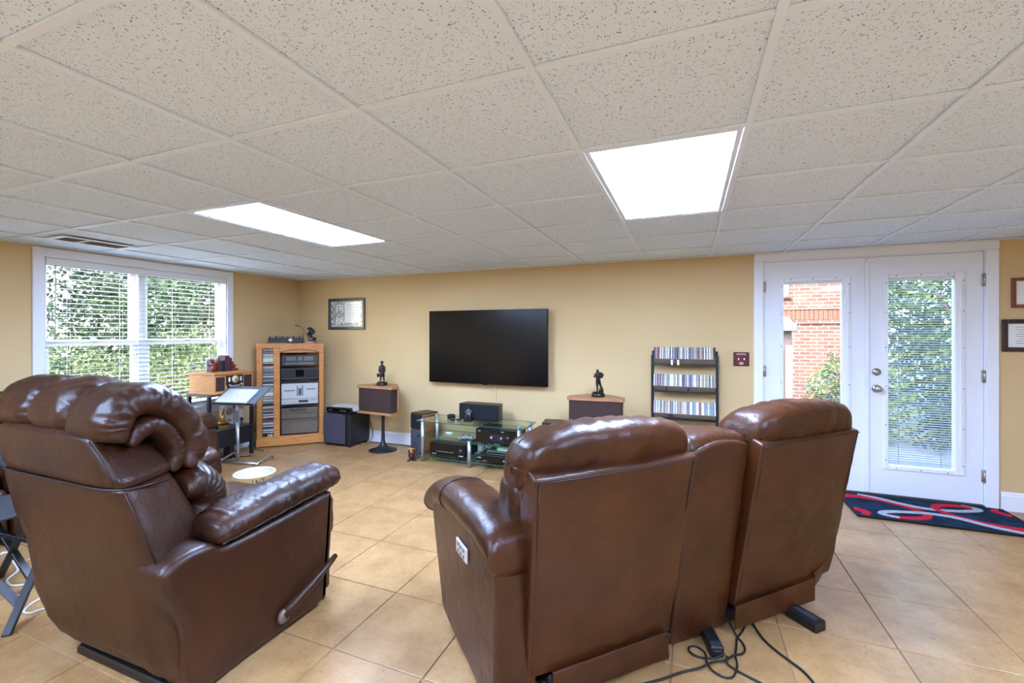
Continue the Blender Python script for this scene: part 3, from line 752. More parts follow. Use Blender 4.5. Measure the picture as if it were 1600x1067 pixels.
# local: x runs along -Y of the room, y runs into the room
ring_loft('back_panel', sf, LEATH2, [(.08, 1.0, .04, .25, 0), (.5, 1.0, .0, .25, 0), (.78, .97, .0, .24, 0), (.84, .94, .02, .22, 0)], .2, 48, .0, .004, 2)
for i in range(3):
    dz = 0 if i == 2 else -.07
    sweep_lobe('headrest_roll', sf, LEATH2, [(y, z + dz) for y, z in [(.0, .82), (.0, .92), (.06, 1.01), (.16, 1.02), (.26, .95), (.30, .84), (.28, .74)]], -.86 + i * .58, -.28 + i * .58, .16, seed=40 + i, amp=.008)
    cushion('seat_cushion', sf, LEATH2, (-.57 + i * .57, .50, .40), (.56, .60, .18), .07, None, 10, .006, 130 + i)
    cushion('footrest', sf, LEATH2, (-.57 + i * .57, .82, .22), (.56, .12, .34), .05, None, 8, .006, 134 + i)
sprof = [(.06, .05), (.04, .45), (.10, .56), (.7, .55), (.82, .50), (.86, .35), (.88, .15), (.86, .05), (.4, .04)]
for a, b in ((-1.13, -.90), (.90, 1.13)):
    side_prism(sprof, a, b, .03, 3).build('arm_side', LEATH2, sf)
    cushion('arm_pad', sf, LEATH2, ((a + b) / 2, .48, .595), (.235, .80, .14), .065, lambda u, p: (p.x, p.y, p.z - .03 * max(0, u[1]) ** 3), 12, .006, 140, 0, 1, 40)
    cushion('arm_front', sf, LEATH2, ((a + b) / 2, .865, .30), (.2, .1, .44), .045, lambda u, p: (p.x, p.y - .05 * u[2], p.z), 10, .006, 144)

# ------------------------------------------------------------------ television and wall pieces
tv = empty('television', 'large flat black television mounted on the tan wall', 'television', (-2.155, 4.67, 1.243))
MB().box((0, .005, 0), (1.487, .028, .848), .004).build('bezel', BLACKG, tv)
MB().box((0, -.0105, .004), (1.470, .004, .822)).build('screen', SCREEN, tv)
MB().box((0, .035, -.02), (1.1, .04, .55), .01).build('rear_housing', BLACKP, tv)
MB().box((0, .0745, 0), (.5, .04, .4), .003).build('wall_mount', BLACKM, tv)
MB().box((.0, -.006, -.427), (.05, .012, .010), .002).build('sensor_bump', BLACKG, tv)
for z in (.20, .06):
    MB().box((.7425, -.002, z), (.004, .012, .10)).build('edge_reflector', BLACKP, tv)
tag(MB().box((-2.075, 4.760, .72), (.035, .012, .28), .003).build('cable_cover', WALL), 'thin tan cable raceway running down the wall below the television', 'cable cover')

def frame(name, label, cat, x0, x1, z0, z1, fw, fm, pic, depth=.02):
    t = empty(name, label, cat, ((x0 + x1) / 2, BY - .002, (z0 + z1) / 2)); W, H = x1 - x0, z1 - z0
    mb = MB()
    for a, b, c_, d in ((-W / 2, -W / 2 + fw, -H / 2, H / 2), (W / 2 - fw, W / 2, -H / 2, H / 2), (-W / 2 + fw, W / 2 - fw, -H / 2, -H / 2 + fw), (-W / 2 + fw, W / 2 - fw, H / 2 - fw, H / 2)):
        mb.box(((a + b) / 2, -depth / 2, (c_ + d) / 2), (b - a, depth, d - c_), .004)
    mb.build('frame', fm, t)
    MB().box((0, -.005, 0), (W - 2 * fw + .004, .006, H - 2 * fw + .004)).build('print', pic, t)
    return t, W - 2 * fw, H - 2 * fw
def m_collage():
    k = N('collage_print'); p = k.pos((1, 1, 1), obj=True)
    k.l(k.ramp(k.noise(p, 34, 4, .7), [(.3, s2l((92, 98, 90))), (.5, s2l((168, 174, 168))), (.7, s2l((226, 230, 228)))]), k.b.inputs['Base Color']); k.set(Roughness=.12); return k.m
pf, W_, H_ = frame('framed_collage', 'black framed grey collage print with large letters on the wall', 'picture', -4.537, -3.930, 1.450, 1.866, .036, mat('frame_black', (24, 34, 36), .3), m_collage(), .022)
MB().box((.10, -.0085, .02), (.26, .001, .27)).build('pale_panel', mat('pale_print', (226, 232, 230), .15), pf)
text_mesh('lettering', 'FR', .125, PAPER, pf, (-.115, -.0085, .075), (R(90), 0, 0))
text_mesh('lettering', 'BR', .125, PAPER, pf, (-.115, -.0085, -.095), (R(90), 0, 0))
for i in range(8):
    MB().box((-.247, -.0088, .145 - i * .040), (.018, .001, .016)).build('strip_mark', PAPER if i % 2 == 0 else BLACKP, pf)
for i in range(7):
    MB().box((.11, -.0094, .12 - i * .034), (.18 - .02 * (i % 3), .0008, .006)).build('print_line', mat('print_grey', (170, 178, 178), .4), pf)
fa, a_, b_ = frame('framed_drawing', 'small reddish wood framed drawing on the wall right of the doors', 'picture', 2.352, 2.60, 1.600, 1.836, .026, m_wood('redwood', (98, 48, 28), (140, 76, 46)), PAPER)
for i in range(5):
    MB().tube([(-.045 + i * .016, -.009, -.05 + .01 * (i % 2)), (-.05 + i * .02, -.009, .01), (-.04 + i * .022, -.009, .055 - .012 * (i % 3))], .0018, 5).build('drawn_stem', mat('sketch_red', (150, 96, 80), .6), fa)
fb, a_, b_ = frame('framed_document', 'dark brown framed white document on the wall right of the doors', 'picture', 2.296, 2.62, 1.257, 1.510, .034, mat('frame_brown', (52, 36, 34), .35), PAPER)
for i in range(8):
    MB().box((0, -.0085, .065 - i * .018), (.16 - .03 * (i % 3 == 2), .0008, .004)).build('text_line', mat('ink_grey', (140, 150, 165), .6), fb)
sw = empty('switch_plate', 'dark red switch plate with two toggles beside the door casing', 'light switch', (.459, BY - .001, 1.157))
MB().box((0, -.004, 0), (.132, .007, .130), .002).build('plate', mat('maroon_plate', (112, 26, 34), .35), sw)
mb = MB()
for a, b, c_, d in ((-.066, -.056, -.065, .065), (.056, .066, -.065, .065), (-.056, .056, -.065, -.056), (-.056, .056, .056, .065)): mb.box(((a + b) / 2, -.0055, (c_ + d) / 2), (b - a, .007, d - c_), .001)
mb.build('border', mat('switch_border', (46, 24, 22), .4), sw)
text_mesh('lettering', 'GEORGIA', .019, PAPER, sw, (0, -.0082, .046), (R(90), 0, 0))
for x in (-.023, .024):
    MB().box((x, -.008, .004), (.017, .002, .040), .0005).build('toggle_slot', mat('toggle_dark', (58, 20, 24), .4), sw)
    MB().box((x, -.014, .001), (.010, .014, .022), .002).build('toggle', mat('toggle_white', (232, 222, 212), .4), sw)
MB().tube([(.017 * math.cos(a), -.0088, -.040 + .010 * math.sin(a)) for a in [2 * math.pi * k / 24 for k in range(24)]], .0024, 6, closed=True).build('emblem_ring', PAPER, sw)
MB().ball((0, -.009, -.040), (.007, .002, .006), 6).build('emblem', PAPER, sw)
ow = empty('wall_outlet', 'tan outlet cover low on the left wall beside the oak cabinet', 'outlet', (LX + .001, 3.86, .42))
MB().box((.003, 0, 0), (.006, .075, .118), .002).build('plate', mat('tan_plate', (205, 182, 148), .5), ow)
for z in (-.024, .024): MB().box((.0065, 0, z), (.003, .034, .028), .003).build('socket', mat('tan_socket', (188, 164, 130), .5), ow)

# ------------------------------------------------------------------ bronze figures
def figure(name, label, loc, pose, h, m, rz=0, base='round', group=None):
    """pose: list of chains; each chain is a list of (x,y,z,r) in units of figure height"""
    t = empty(name, label, 'figurine', loc, rz, group)
    me = bpy.data.meshes.new('figure'); vs_ = []; es = []; rs = []
    root = None; ids = {}
    for ch in pose:
        prev = None
        for x, y, z, r in ch:
            key = (round(x, 3), round(y, 3), round(z, 3))
            if key in ids: i = ids[key]
            else: i = len(vs_); ids[key] = i; vs_.append((x * h, y * h, z * h)); rs.append(r * h)
            if prev is not None and prev != i: es.append((prev, i))
            prev = i
    me.from_pydata(vs_, es, []); me.update()
    o = bpy.data.objects.new('figure', me); COL.objects.link(o); o.parent = t
    sk = o.modifiers.new('skin', 'SKIN'); sv = me.skin_vertices[0].data
    for i, r in enumerate(rs): sv[i].radius = (r, r)
    sv[0].use_root = True
    sub = o.modifiers.new('sub', 'SUBSURF'); sub.levels = 1; sub.render_levels = 1
    bpy.context.view_layer.update()
    dg = bpy.context.evaluated_depsgraph_get(); me2 = bpy.data.meshes.new_from_object(o.evaluated_get(dg))
    o.modifiers.clear(); o.data = me2; me2.materials.clear(); me2.materials.append(m)
    for p in me2.polygons: p.use_smooth = True
    return t, o
# left speaker: standing man in a long coat with a bag
def coatman(bz):
    pelvis = (0, 0, .40 + bz, .085)
    return [[pelvis, (0, 0, .55 + bz, .085), (0, 0, .68 + bz, .095), (0, -.005, .745 + bz, .035), (0, -.01, .80 + bz, .05), (0, -.01, .85 + bz, .05)],
            [pelvis, (-.05, 0, .33 + bz, .07), (-.065, .0, .18 + bz, .035), (-.07, -.01, .04 + bz, .032), (-.075, -.05, .02 + bz, .028)],
            [pelvis, (.05, 0, .33 + bz, .07), (.085, .02, .18 + bz, .035), (.10, .02, .04 + bz, .032), (.11, -.03, .02 + bz, .028)],
            [(0, 0, .68 + bz, .095), (-.12, 0, .66 + bz, .045), (-.14, -.02, .52 + bz, .038), (-.11, -.06, .40 + bz, .03)],
            [(0, 0, .68 + bz, .095), (.12, 0, .66 + bz, .045), (.145, 0, .52 + bz, .04), (.14, -.02, .38 + bz, .035)]]
# positions of the speakers
LSP = (-3.400, 4.44); RSP = (-.845, 4.44); SPZ0, SPZ1 = .452, .782
hh = .285
t, o = figure('soldier_figurine', 'small dark bronze standing figure on the left wood speaker', (LSP[0] + .0, LSP[1] - .02, SPZ1), coatman(.16), hh / 1.06, BRONZE)
MB().lathe([(.0, 0), (.066, 0), (.068, .012), (.060, .030), (.052, .040), (0, .042)], 20).build('base', BRONZE, t)
MB().lathe([(.030, 0), (.034, .01), (.026, .05), (.022, .07), (0, .072)], 14).build('coat_skirt', BRONZE, t, (0, 0, .10))
MB().ball((-.045, -.018, .118), (.016, .014, .026), 7).build('bag', BRONZE, t)
MB().lathe([(.024, 0), (.022, .006), (.015, .012), (.013, .02), (0, .022)], 12).build('cap', BRONZE, t, (0, -.002, .268))
# right speaker: walking boy with a sack on a rocky base
def walkboy(bz):
    pelvis = (0, 0, .42 + bz, .07)
    return [[pelvis, (-.01, 0, .55 + bz, .075), (-.01, -.01, .67 + bz, .08), (-.02, -.02, .735 + bz, .035), (-.025, -.03, .79 + bz, .055), (-.025, -.03, .84 + bz, .052)],
            [pelvis, (-.04, -.01, .33 + bz, .06), (-.03, -.03, .18 + bz, .036), (-.03, -.02, .04 + bz, .03), (-.045, -.06, .02 + bz, .028)],
            [pelvis, (.05, .01, .32 + bz, .06), (.10, .02, .20 + bz, .04), (.16, .04, .10 + bz, .03), (.19, .0, .08 + bz, .025)],
            [(-.01, -.01, .67 + bz, .08), (-.11, -.01, .64 + bz, .042), (-.15, -.05, .54 + bz, .036), (-.07, -.11, .60 + bz, .03)],
            [(-.01, -.01, .67 + bz, .08), (.10, .0, .66 + bz, .045), (.12, -.05, .55 + bz, .036), (.02, -.10, .52 + bz, .03)]]
t, o = figure('boy_figurine', 'small dark bronze walking figure with a sack on the right wood speaker', (RSP[0] + .02, RSP[1] - .02, SPZ1), walkboy(.17), hh / 1.08, BRONZE, R(12))
MB().lathe([(.0, 0), (.066, 0), (.067, .018), (.060, .03), (.050, .045), (0, .05)], 18).build('base', BRONZE, t)
MB().ball((.030, .0, .058), (.024, .022, .028), 7).build('rock', BRONZE, t)
MB().ball((.022, .022, .205), (.032, .026, .032), 8).build('sack', BRONZE, t)

# ------------------------------------------------------------------ direct/reflecting style speakers
def wood_speaker(loc, rz, label):
    t = empty('wood_speaker', label, 'speaker', (loc[0], loc[1], SPZ0), rz, 'wood and brown cloth speakers')
    H = SPZ1 - SPZ0
    outl = [(-.265, -.155), (.0, -.165), (.265, -.155), (.275, -.10), (.268, -.03), (.11, .135), (-.11, .135), (-.268, -.03), (-.275, -.10)]
    MB().prism(outl, 2, H - .028, H).build('top_board', WALNUT, t)
    MB().prism(outl, 2, 0, .028).build('bottom_board', WALNUT, t)
    inn = [(x * .955, y * .93) for x, y in outl]
    MB().prism([(-.24, -.12), (.24, -.12), (.24, -.035), (.10, .12), (-.10, .12), (-.24, -.035)], 2, .028, H - .028).build('cabinet', BLACKP, t)
    MB().box((0, -.138, H / 2), (.49, .022, H - .058), .003).build('front_grille', GRILLE, t)
    for sx in (-1, 1):
        MB().box((sx * .243, -.078, H / 2), (.016, .10, H - .058), .002).build('side_grille', GRILLE, t)
        MB().box((sx * .250, -.022, H / 2), (.020, .035, H - .056), .002).build('side_post', WALNUT, t)
    MB().box((-.205, -.151, .060), (.042, .003, .011), .001).build('badge', CHROME, t)
    return t
wood_speaker(LSP, R(-5), 'wood topped brown cloth speaker on a black tulip stand left of the television')
wood_speaker(RSP, R(4), 'wood topped brown cloth speaker standing right of the television')
def tulip(loc, label):
    return tag(MB().lathe([(0, 0), (.165, 0), (.166, .006), (.150, .012), (.10, .026), (.055, .048), (.032, .08), (.022, .12), (.019, .2), (.018, .36), (.022, .40), (.034, .432), (.05, .448), (.05, .452), (0, .452)], 36).build('speaker_stand', BLACKM, None, (loc[0], loc[1], 0)), label, 'speaker stand', 'tulip speaker stands')
tulip(LSP, 'black tulip pedestal stand under the left wood speaker')
tulip(RSP, 'black tulip pedestal stand under the right wood speaker, behind the loveseat')

# ------------------------------------------------------------------ subwoofer and covered deck
sb = empty('subwoofer', 'dark cube subwoofer with grey cloth front beside the oak cabinet', 'subwoofer', (-4.045, 4.555, 0))
MB().box((0, 0, .215), (.41, .36, .38), .006).build('cabinet', BLACKP, sb)
MB().box((-.03, -.187, .218), (.33, .014, .365), .006).build('grille', GRILLB, sb)
MB().box((.175, -.183, .218), (.052, .008, .365), .003).build('front_edge', BLACKM, sb)
MB().box((.07, -.195, .390), (.05, .003, .010)).build('badge', CHROME, sb)
for x in (-.17, .17):
    for y in (-.15, .15): MB().cyl((x, y, 0), (x, y, .027), .016, 10).build('foot', BLACKP, sb)
dk = empty('tape_deck', 'flat black component on the subwoofer under a pale cloth', 'component', (-4.045, 4.535, .405))
MB().box((0, 0, .038), (.40, .27, .058), .005).build('case', BLACKP, dk)
MB().box((0, -.1365, .040), (.37, .004, .034), .002).build('front_panel', BLACKG, dk)
for x in (-.12, .05, .10): MB().box((x, -.140, .036), (.045, .003, .008)).build('button', STEEL, dk)
for x in (-.15, .15):
    for y in (-.1, .1): MB().cyl((x, y, 0), (x, y, .012), .012, 8).build('foot', BLACKP, dk)
CLOTH = mat('pale_cloth', (206, 200, 196), .85, noise_amt=.06, nscale=60)
vs_ = []; fs = []; nx, ny = 26, 16
for lay in (0, 1):
    for j in range(ny + 1):
        for i in range(nx + 1):
            x = -.215 + .43 * i / nx; y = -.115 + .26 * j / ny
            ex = max(0, abs(x) - .200) / .015; z = .068 + .006 * noise.noise(Vector((x * 12, y * 12, 1))) + .004
            z -= ex * .045
            if y < -.09: z += .004
            vs_.append((x, y, z - lay * .003))
W1 = (nx + 1) * (ny + 1)
for j in range(ny):
    for i in range(nx):
        a = j * (nx + 1) + i; q = (a, a + 1, a + nx + 2, a + nx + 1); fs.append(q); fs.append(tuple(W1 + k for k in q[::-1]))
def rimfaces(nx, ny, W1):
    out = []; b = [i for i in range(nx + 1)] + [(j + 1) * (nx + 1) + nx for j in range(ny)] + [ny * (nx + 1) + nx - 1 - i for i in range(nx)] + [(ny - 1 - j) * (nx + 1) for j in range(ny - 1)]
    for k in range(len(b)):
        p, q = b[k], b[(k + 1) % len(b)]; out.append((p, W1 + p, W1 + q, q))
    return out
fs += rimfaces(nx, ny, W1)
tag(MB().add(vs_, fs, True).build('dust_cloth', CLOTH, None, (-4.045, 4.535, .405)), 'pale grey cloth draped over the black deck on the subwoofer', 'cloth')
tag(MB().tube([(-3.83, 4.66, .33), (-3.80, 4.70, .26), (-3.775, 4.715, .16), (-3.775, 4.71, .07), (-3.80, 4.70, .008), (-3.70, 4.70, .006), (-3.5, 4.715, .006), (-3.3, 4.725, .006), (-3.12, 4.70, .006), (-3.06, 4.68, .006)], .005, 6).build('speaker_cable', RUBBER), 'thin black cable from the subwoofer along the baseboard', 'cable')

# ------------------------------------------------------------------ floor standing speakers by the glass stand
def tower(loc, rz, label):
    t = empty('floor_speaker', label, 'speaker', (loc[0], loc[1], 0), rz, 'floor speakers flanking the glass stand')
    MB().box((0, .015, .235), (.20, .23, .46), .003).build('cabinet', m_wood('speaker_side', (128, 78, 40), (166, 108, 62)) if 'speaker_side' not in MATS else MATS['speaker_side'], t)
    MB().box((0, .015, .468), (.205, .235, .012), .003).build('top_panel', BLACKP, t)
    MB().box((0, -.108, .375), (.196, .016, .17), .004).build('upper_grille', GRILLK, t)
    MB().box((0, -.108, .145), (.196, .016, .27), .004).build('lower_grille', GRILLB, t)
    return t
tower((-2.90, 4.545), R(-18), 'short floor speaker with wood side left of the glass stand')
tower((-1.325, 4.56), R(8), 'short black floor speaker between the glass stand and right wood speaker')

# ------------------------------------------------------------------ glass stand
gs = empty('glass_stand', 'three tier glass media stand with silver posts under the television', 'media stand', (-2.145, 4.385, 0))
GX, GY = 1.25, .43
def glass_plate(x0, x1, y0, y1, z, par):
    r_ = .03; pts = []
    for cx_, cy_, a0 in ((x1 - r_, y1 - r_, 0), (x0 + r_, y1 - r_, 90), (x0 + r_, y0 + r_, 180), (x1 - r_, y0 + r_, 270)):
        for k in range(5): a = R(a0 + 22.5 * k); pts.append((cx_ + r_ * math.cos(a), cy_ + r_ * math.sin(a)))
    mb = MB(); n = len(pts); th = .009
    mb.add([(x, y, z + d) for d in (0, th) for x, y in pts], [tuple(range(n))[::-1], tuple(range(n, 2 * n))])
    o = mb.build('glass_shelf', TGLASS, par)
    mb = MB(); mb.add([(x, y, z + d) for d in (0, th) for x, y in pts], [(i, (i + 1) % n, n + (i + 1) % n, n + i) for i in range(n)]); mb.build('glass_edge', GEDGE, o)
    return o
glass_plate(-GX / 2, GX / 2, -GY / 2, GY / 2, .441, gs)
glass_plate(-GX / 2, .03, -GY / 2, GY / 2, .265, gs)
glass_plate(.03, GX / 2, -GY / 2, GY / 2, .255, gs)
glass_plate(-GX / 2, GX / 2, -GY / 2, GY / 2, .06, gs)
for x, y in ((-.565, -.157), (-.575, .165), (.555, -.14), (.59, .10)):
    MB().cyl((x, y, 0), (x, y, .456), .022, 16).build('post', STEEL, gs)
    MB().lathe([(0, 0), (.025, 0), (.025, .006), (.018, .010), (0, .010)], 16).build('post_cap', STEEL, gs, (x, y, .452))
MB().cyl((.02, -.185, 0), (.02, -.185, .276), .022, 16).build('post', STEEL, gs)
MB().cyl((.02, .165, 0), (.02, .165, .276), .022, 16).build('post', STEEL, gs)
def comp(name, label, loc, size, knobs=(), disp=None, panel=BLACKG, body=BLACKP, extras=(), cat='receiver'):
    t = empty(name, label, cat, loc); W, D, H = size
    MB().box((0, 0, H / 2 + .006), (W, D, H - .012), .004).build('case', body, t)
    MB().box((0, -D / 2 - .004, H / 2 + .004), (W, .010, H - .016), .003).build('front_panel', panel, t)
    for x, z, r in knobs: MB().cyl((x, -D / 2 - .008, z), (x, -D / 2 - .028, z), r, 18).build('knob', STEEL if r < .018 else mat('dark_knob', (60, 60, 62), .3, .5), t)
    if disp: MB().box((disp[0], -D / 2 - .009, disp[1]), (disp[2], .003, disp[3])).build('display', mat('display_black', (10, 12, 16), .1), t)
    for x, z, w_, h_, m_ in extras: MB().box((x, -D / 2 - .010, z), (w_, .004, h_), .001).build('button', m_, t)
    for x in (-W * .4, W * .4):
        for y in (-D * .38, D * .38): MB().cyl((x, y, 0), (x, y, .008), .012, 8).build('foot', BLACKP, t)
    return t
LG = mat('legend_grey', (150, 150, 150), .4)
comp('receiver', 'black receiver with a round dial on the lower left glass shelf', (-2.40, 4.38, .069), (.43, .30, .145), [(.165, .085, .022), (-.17, .035, .006), (-.14, .035, .006)], (-.02, .098, .20, .025), extras=[(-.12 + i * .03, .06, .014, .006, LG) for i in range(7)] + [(.165, .03, .05, .012, LG)])
comp('receiver', 'black receiver with centre button pad on the upper right glass shelf', (-1.83, 4.36, .264), (.44, .30, .15), [(.14, .075, .022), (-.04, .07, .012), (.07, .07, .012)], (0, .115, .24, .022), extras=[(.0 + (i % 3 - 1) * .022, .055 + (i // 3) * .018, .015, .009, LG) for i in range(6)] + [(0.015, .068, .17, .065, BLACKM)] + [(-.18, .13, .03, .008, LG), (.08, .135, .03, .006, LG)])
comp('disc_player', 'slim black disc player on the bottom right glass shelf', (-1.83, 4.35, .069), (.43, .28, .075), [(.1, .04, .008)], (.03, .045, .10, .016), extras=[(-.18, .05, .04, .010, LG), (-.12, .02, .05, .004, LG)], cat='disc player')
gc = empty('game_console', 'flat grey-green console on top of the disc player', 'console', (-1.80, 4.36, .144))
MB().box((0, 0, .022), (.30, .22, .040), .004).build('case', mat('console_grey', (84, 92, 86), .4), gc)
MB().box((0, -.111, .022), (.28, .004, .012)).build('front_slot', BLACKG, gc)
XG = mat('case_green', (46, 200, 60), .35)
for i in range(2):
    c_ = empty('game_case', ('lower' if i == 0 else 'upper') + ' bright green game case on the grey console', 'game case', (-1.755, 4.345, .187 + i * .0175), R(3 * i), 'green game cases')
    MB().box((0, 0, .008), (.19, .135, .0155), .003).build('case', XG, c_)
    MB().box((-.0, -.0685, .008), (.155, .002, .011)).build('spine_label', PAPER, c_)
cs = empty('centre_speaker', 'long black centre speaker on the glass stand below the television', 'speaker', (-2.125, 4.505, .450))
MB().prism([(-.235, -.085), (.235, -.085), (.235, .0), (.215, .085), (-.215, .085), (-.235, .0)], 2, .003, .175).build('cabinet', BLACKP, cs)
MB().box((0, -.092, .089), (.462, .014, .166), .005).build('grille', GRILLK, cs)
for x in (-.2, .2):
    for y in (-.06, .06): MB().cyl((x, y, 0), (x, y, .004), .01, 8).build('foot', BLACKP, cs)
ed = empty('smart_speaker', 'charcoal puck shaped smart speaker on the glass stand', 'smart speaker', (-2.46, 4.42, .450))
MB().lathe([(0, 0), (.040, 0), (.045, .008), (.046, .030), (.043, .040), (.036, .044), (0, .045)], 28).build('body', GRILLK, ed)
MB().lathe([(.030, .0445), (.034, .0455), (.037, .0445)], 28, cap=False).build('ring', BLACKP, ed)
def crouch(bz):
    p = (0, 0, .30 + bz, .11)
    return [[p, (.0, .0, .48 + bz, .11), (0, -.02, .64 + bz, .12), (0, -.03, .73 + bz, .045), (0, -.05, .82 + bz, .065), (0, -.05, .88 + bz, .06)],
            [p, (-.13, -.10, .30 + bz, .075), (-.16, -.16, .14 + bz, .05), (-.15, -.13, .02 + bz, .045)],
            [p, (.13, -.10, .30 + bz, .075), (.16, -.16, .14 + bz, .05), (.15, -.13, .02 + bz, .045)],
            [(0, -.02, .64 + bz, .12), (-.18, -.02, .62 + bz, .055), (-.24, -.08, .48 + bz, .045), (-.10, -.18, .42 + bz, .04)],
            [(0, -.02, .64 + bz, .12), (.18, -.02, .62 + bz, .055), (.24, -.08, .48 + bz, .045), (.14, -.18, .38 + bz, .04)]]
t, o = figure('seated_figurine', 'small pewter seated figure on the glass stand before the black speaker', (-2.20, 4.33, .450), crouch(.28), .135, mat('pewter', (92, 92, 96), .35, .6), R(10))
MB().box((0, -.005, .022), (.085, .075, .044), .008).build('base', BRONZE, t)
gl = empty('sunglasses', 'folded dark sunglasses lying on the glass stand', 'sunglasses', (-2.345, 4.31, .4505), R(15))
for x in (-.032, .032): MB().ball((x, 0, .014), (.028, .006, .014), 8).build('lens', BLACKG, gl)
MB().tube([(-.008, 0, .020), (.008, 0, .020)], .003, 6).build('bridge', BLACKP, gl)
for x in (-.058, .058): MB().tube([(x, 0, .020), (x * 1.02, .06, .018), (x * .9, .11, .005)], .003, 6).build('temple', BLACKP, gl)
tag(MB().box((-2.50, 4.44, .2815), (.07, .05, .014), .003).build('white_adapter', WHITE), 'small white box on the middle left glass shelf', 'adapter')
gp = empty('game_controller', 'grey game controller on the middle left glass shelf', 'controller', (-2.20, 4.27, .274), R(20))
MB().rbox((0, 0, .022), (.10, .06, .034), .016, 3).build('body', mat('controller_grey', (120, 124, 122), .45), gp)
for x in (-.06, .06): MB().ball((x, -.025, .020), (.024, .04, .019), 8).build('grip', MATS['controller_grey'], gp)
for x in (-.03, .03): MB().cyl((x, -.005, .037), (x, -.005, .048), .009, 10).build('thumb_stick', BLACKP, gp)
tag(MB().tube([(-2.10, 4.55, .27), (-2.05, 4.50, .33), (-2.08, 4.44, .30), (-2.11, 4.50, .22), (-2.06, 4.55, .15), (-2.10, 4.52, .085)], .006, 6).build('cable_tangle', RUBBER), 'black cables hanging behind the middle post of the glass stand', 'cable')
cd = empty('jar_candle', 'amber jar candle in a wire holder in front of the glass stand', 'candle', (-2.835, 4.20, 0))
MB().lathe([(0, .03), (.030, .03), (.036, .05), (.041, .13), (.039, .13), (.0, .125)], 20).build('jar', mat('amber_glass', (74, 32, 18), .15), cd)
MB().lathe([(0, .118), (.0385, .118), (.0385, .130), (0, .127)], 20).build('wax', mat('orange_wax', (226, 148, 70), .5), cd)
for k in range(3):
    a = 2 * math.pi * k / 3; c0 = (.035 * math.cos(a), .035 * math.sin(a))
    MB().tube([(c0[0] + .020 * math.cos(b), c0[1] + .020 * math.sin(b), .004) for b in [2 * math.pi * i / 16 for i in range(16)]], .0035, 6, closed=True).build('wire_foot', BLACKM, cd)
    MB().tube([(c0[0], c0[1], .004), (c0[0] * .6, c0[1] * .6, .029)], .003, 6).build('wire_stem', BLACKM, cd)
MB().tube([(.035, .03, .03), (.040, .034, .10), (.036, .03, .17), (.02, .025, .20), (-.0, .03, .17), (.0, .03, .13)], .004, 6).build('wire_back', BLACKM, cd)

# ------------------------------------------------------------------ CD rack and discs
rk = empty('cd_rack', 'black metal four row disc rack standing against the tan wall', 'rack', (-.042, 4.62, 0))
RW = .575
for sx in (-1, 1):
    MB().box((sx * RW / 2, .05, .615), (.020, .012, 1.23), .003).build('upright', BLACKM, rk)
    MB().box((sx * RW / 2, -.085, .60), (.016, .012, 1.19), .003).build('upright', BLACKM, rk)
    for z in (.06, .60, 1.18): MB().box((sx * RW / 2, -.018, z), (.014, .13, .018), .002).build('side_strut', BLACKM, rk)
rows = [1.105, .845, .585, .325]
CDH, CDD, CDT = .1245, .141, .0112
pal = [('red', (150, 52, 48)), ('white', (226, 222, 214)), ('black', (40, 38, 40)), ('grey', (132, 130, 128)), ('tan', (188, 160, 118)), ('blue', (84, 108, 150)), ('green', (92, 124, 94)), ('purple', (98, 70, 104)), ('yellow', (208, 184, 96)), ('pink', (206, 150, 152)), ('teal', (96, 156, 160)), ('cream', (218, 206, 182))]
wts = [8, 22, 14, 18, 12, 8, 6, 5, 4, 5, 4, 12]
pal = [(n_, tuple(int(.72 * v_ + .28 * sum(c_) / 3) for v_ in c_)) for n_, c_ in pal]
SPM = {n_: mat('spine_' + n_, c_, .45, noise_amt=.16, nscale=90) for n_, c_ in pal}
CASEM = m_glass('clear_case', (.78, .77, .75)); CASEM = mat('clear_case_edge', (176, 168, 160), .2, noise_amt=.15, nscale=300)
case0 = MB().box((0, CDD / 2, CDH / 2), (CDT - .0008, CDD, CDH), .0006)
spine0 = MB().box((0, -.0006, CDH / 2), (CDT - .0014, .0012, CDH - .004))
proto = {}
th = R(27)
rn = ['top row', 'second row', 'third row', 'bottom row']
ORD = ['first', 'second', 'third', 'fourth', 'fifth', 'sixth', 'seventh', 'eighth', 'ninth', 'tenth', 'eleventh', 'twelfth', 'thirteenth', 'fourteenth', 'fifteenth', 'sixteenth', 'seventeenth', 'eighteenth', 'nineteenth', 'twentieth', 'twenty-first', 'twenty-second', 'twenty-third']
cnt = {}
def nth(*key):
    cnt[key] = cnt.get(key, 0) + 1; return ORD[cnt[key] - 1]
def cd_thing(name, color, label, group, loc, rot):
    t = empty(name, label, 'CD', loc, 0, group); t.rotation_euler = rot
    if 'case' not in proto:
        c_ = case0.build('jewel_case', CASEM, t); s_ = spine0.build('spine', SPM[color], t); s_.data.materials[0] = SPM[color]
        proto['case'] = c_; proto['spine'] = s_
        proto['spine'].material_slots[0].link = 'OBJECT'; proto['spine'].material_slots[0].material = SPM[color]
    else:
        share(proto['case'], 'jewel_case', t, (0, 0, 0)); share(proto['spine'], 'spine', t, (0, 0, 0), None, SPM[color])
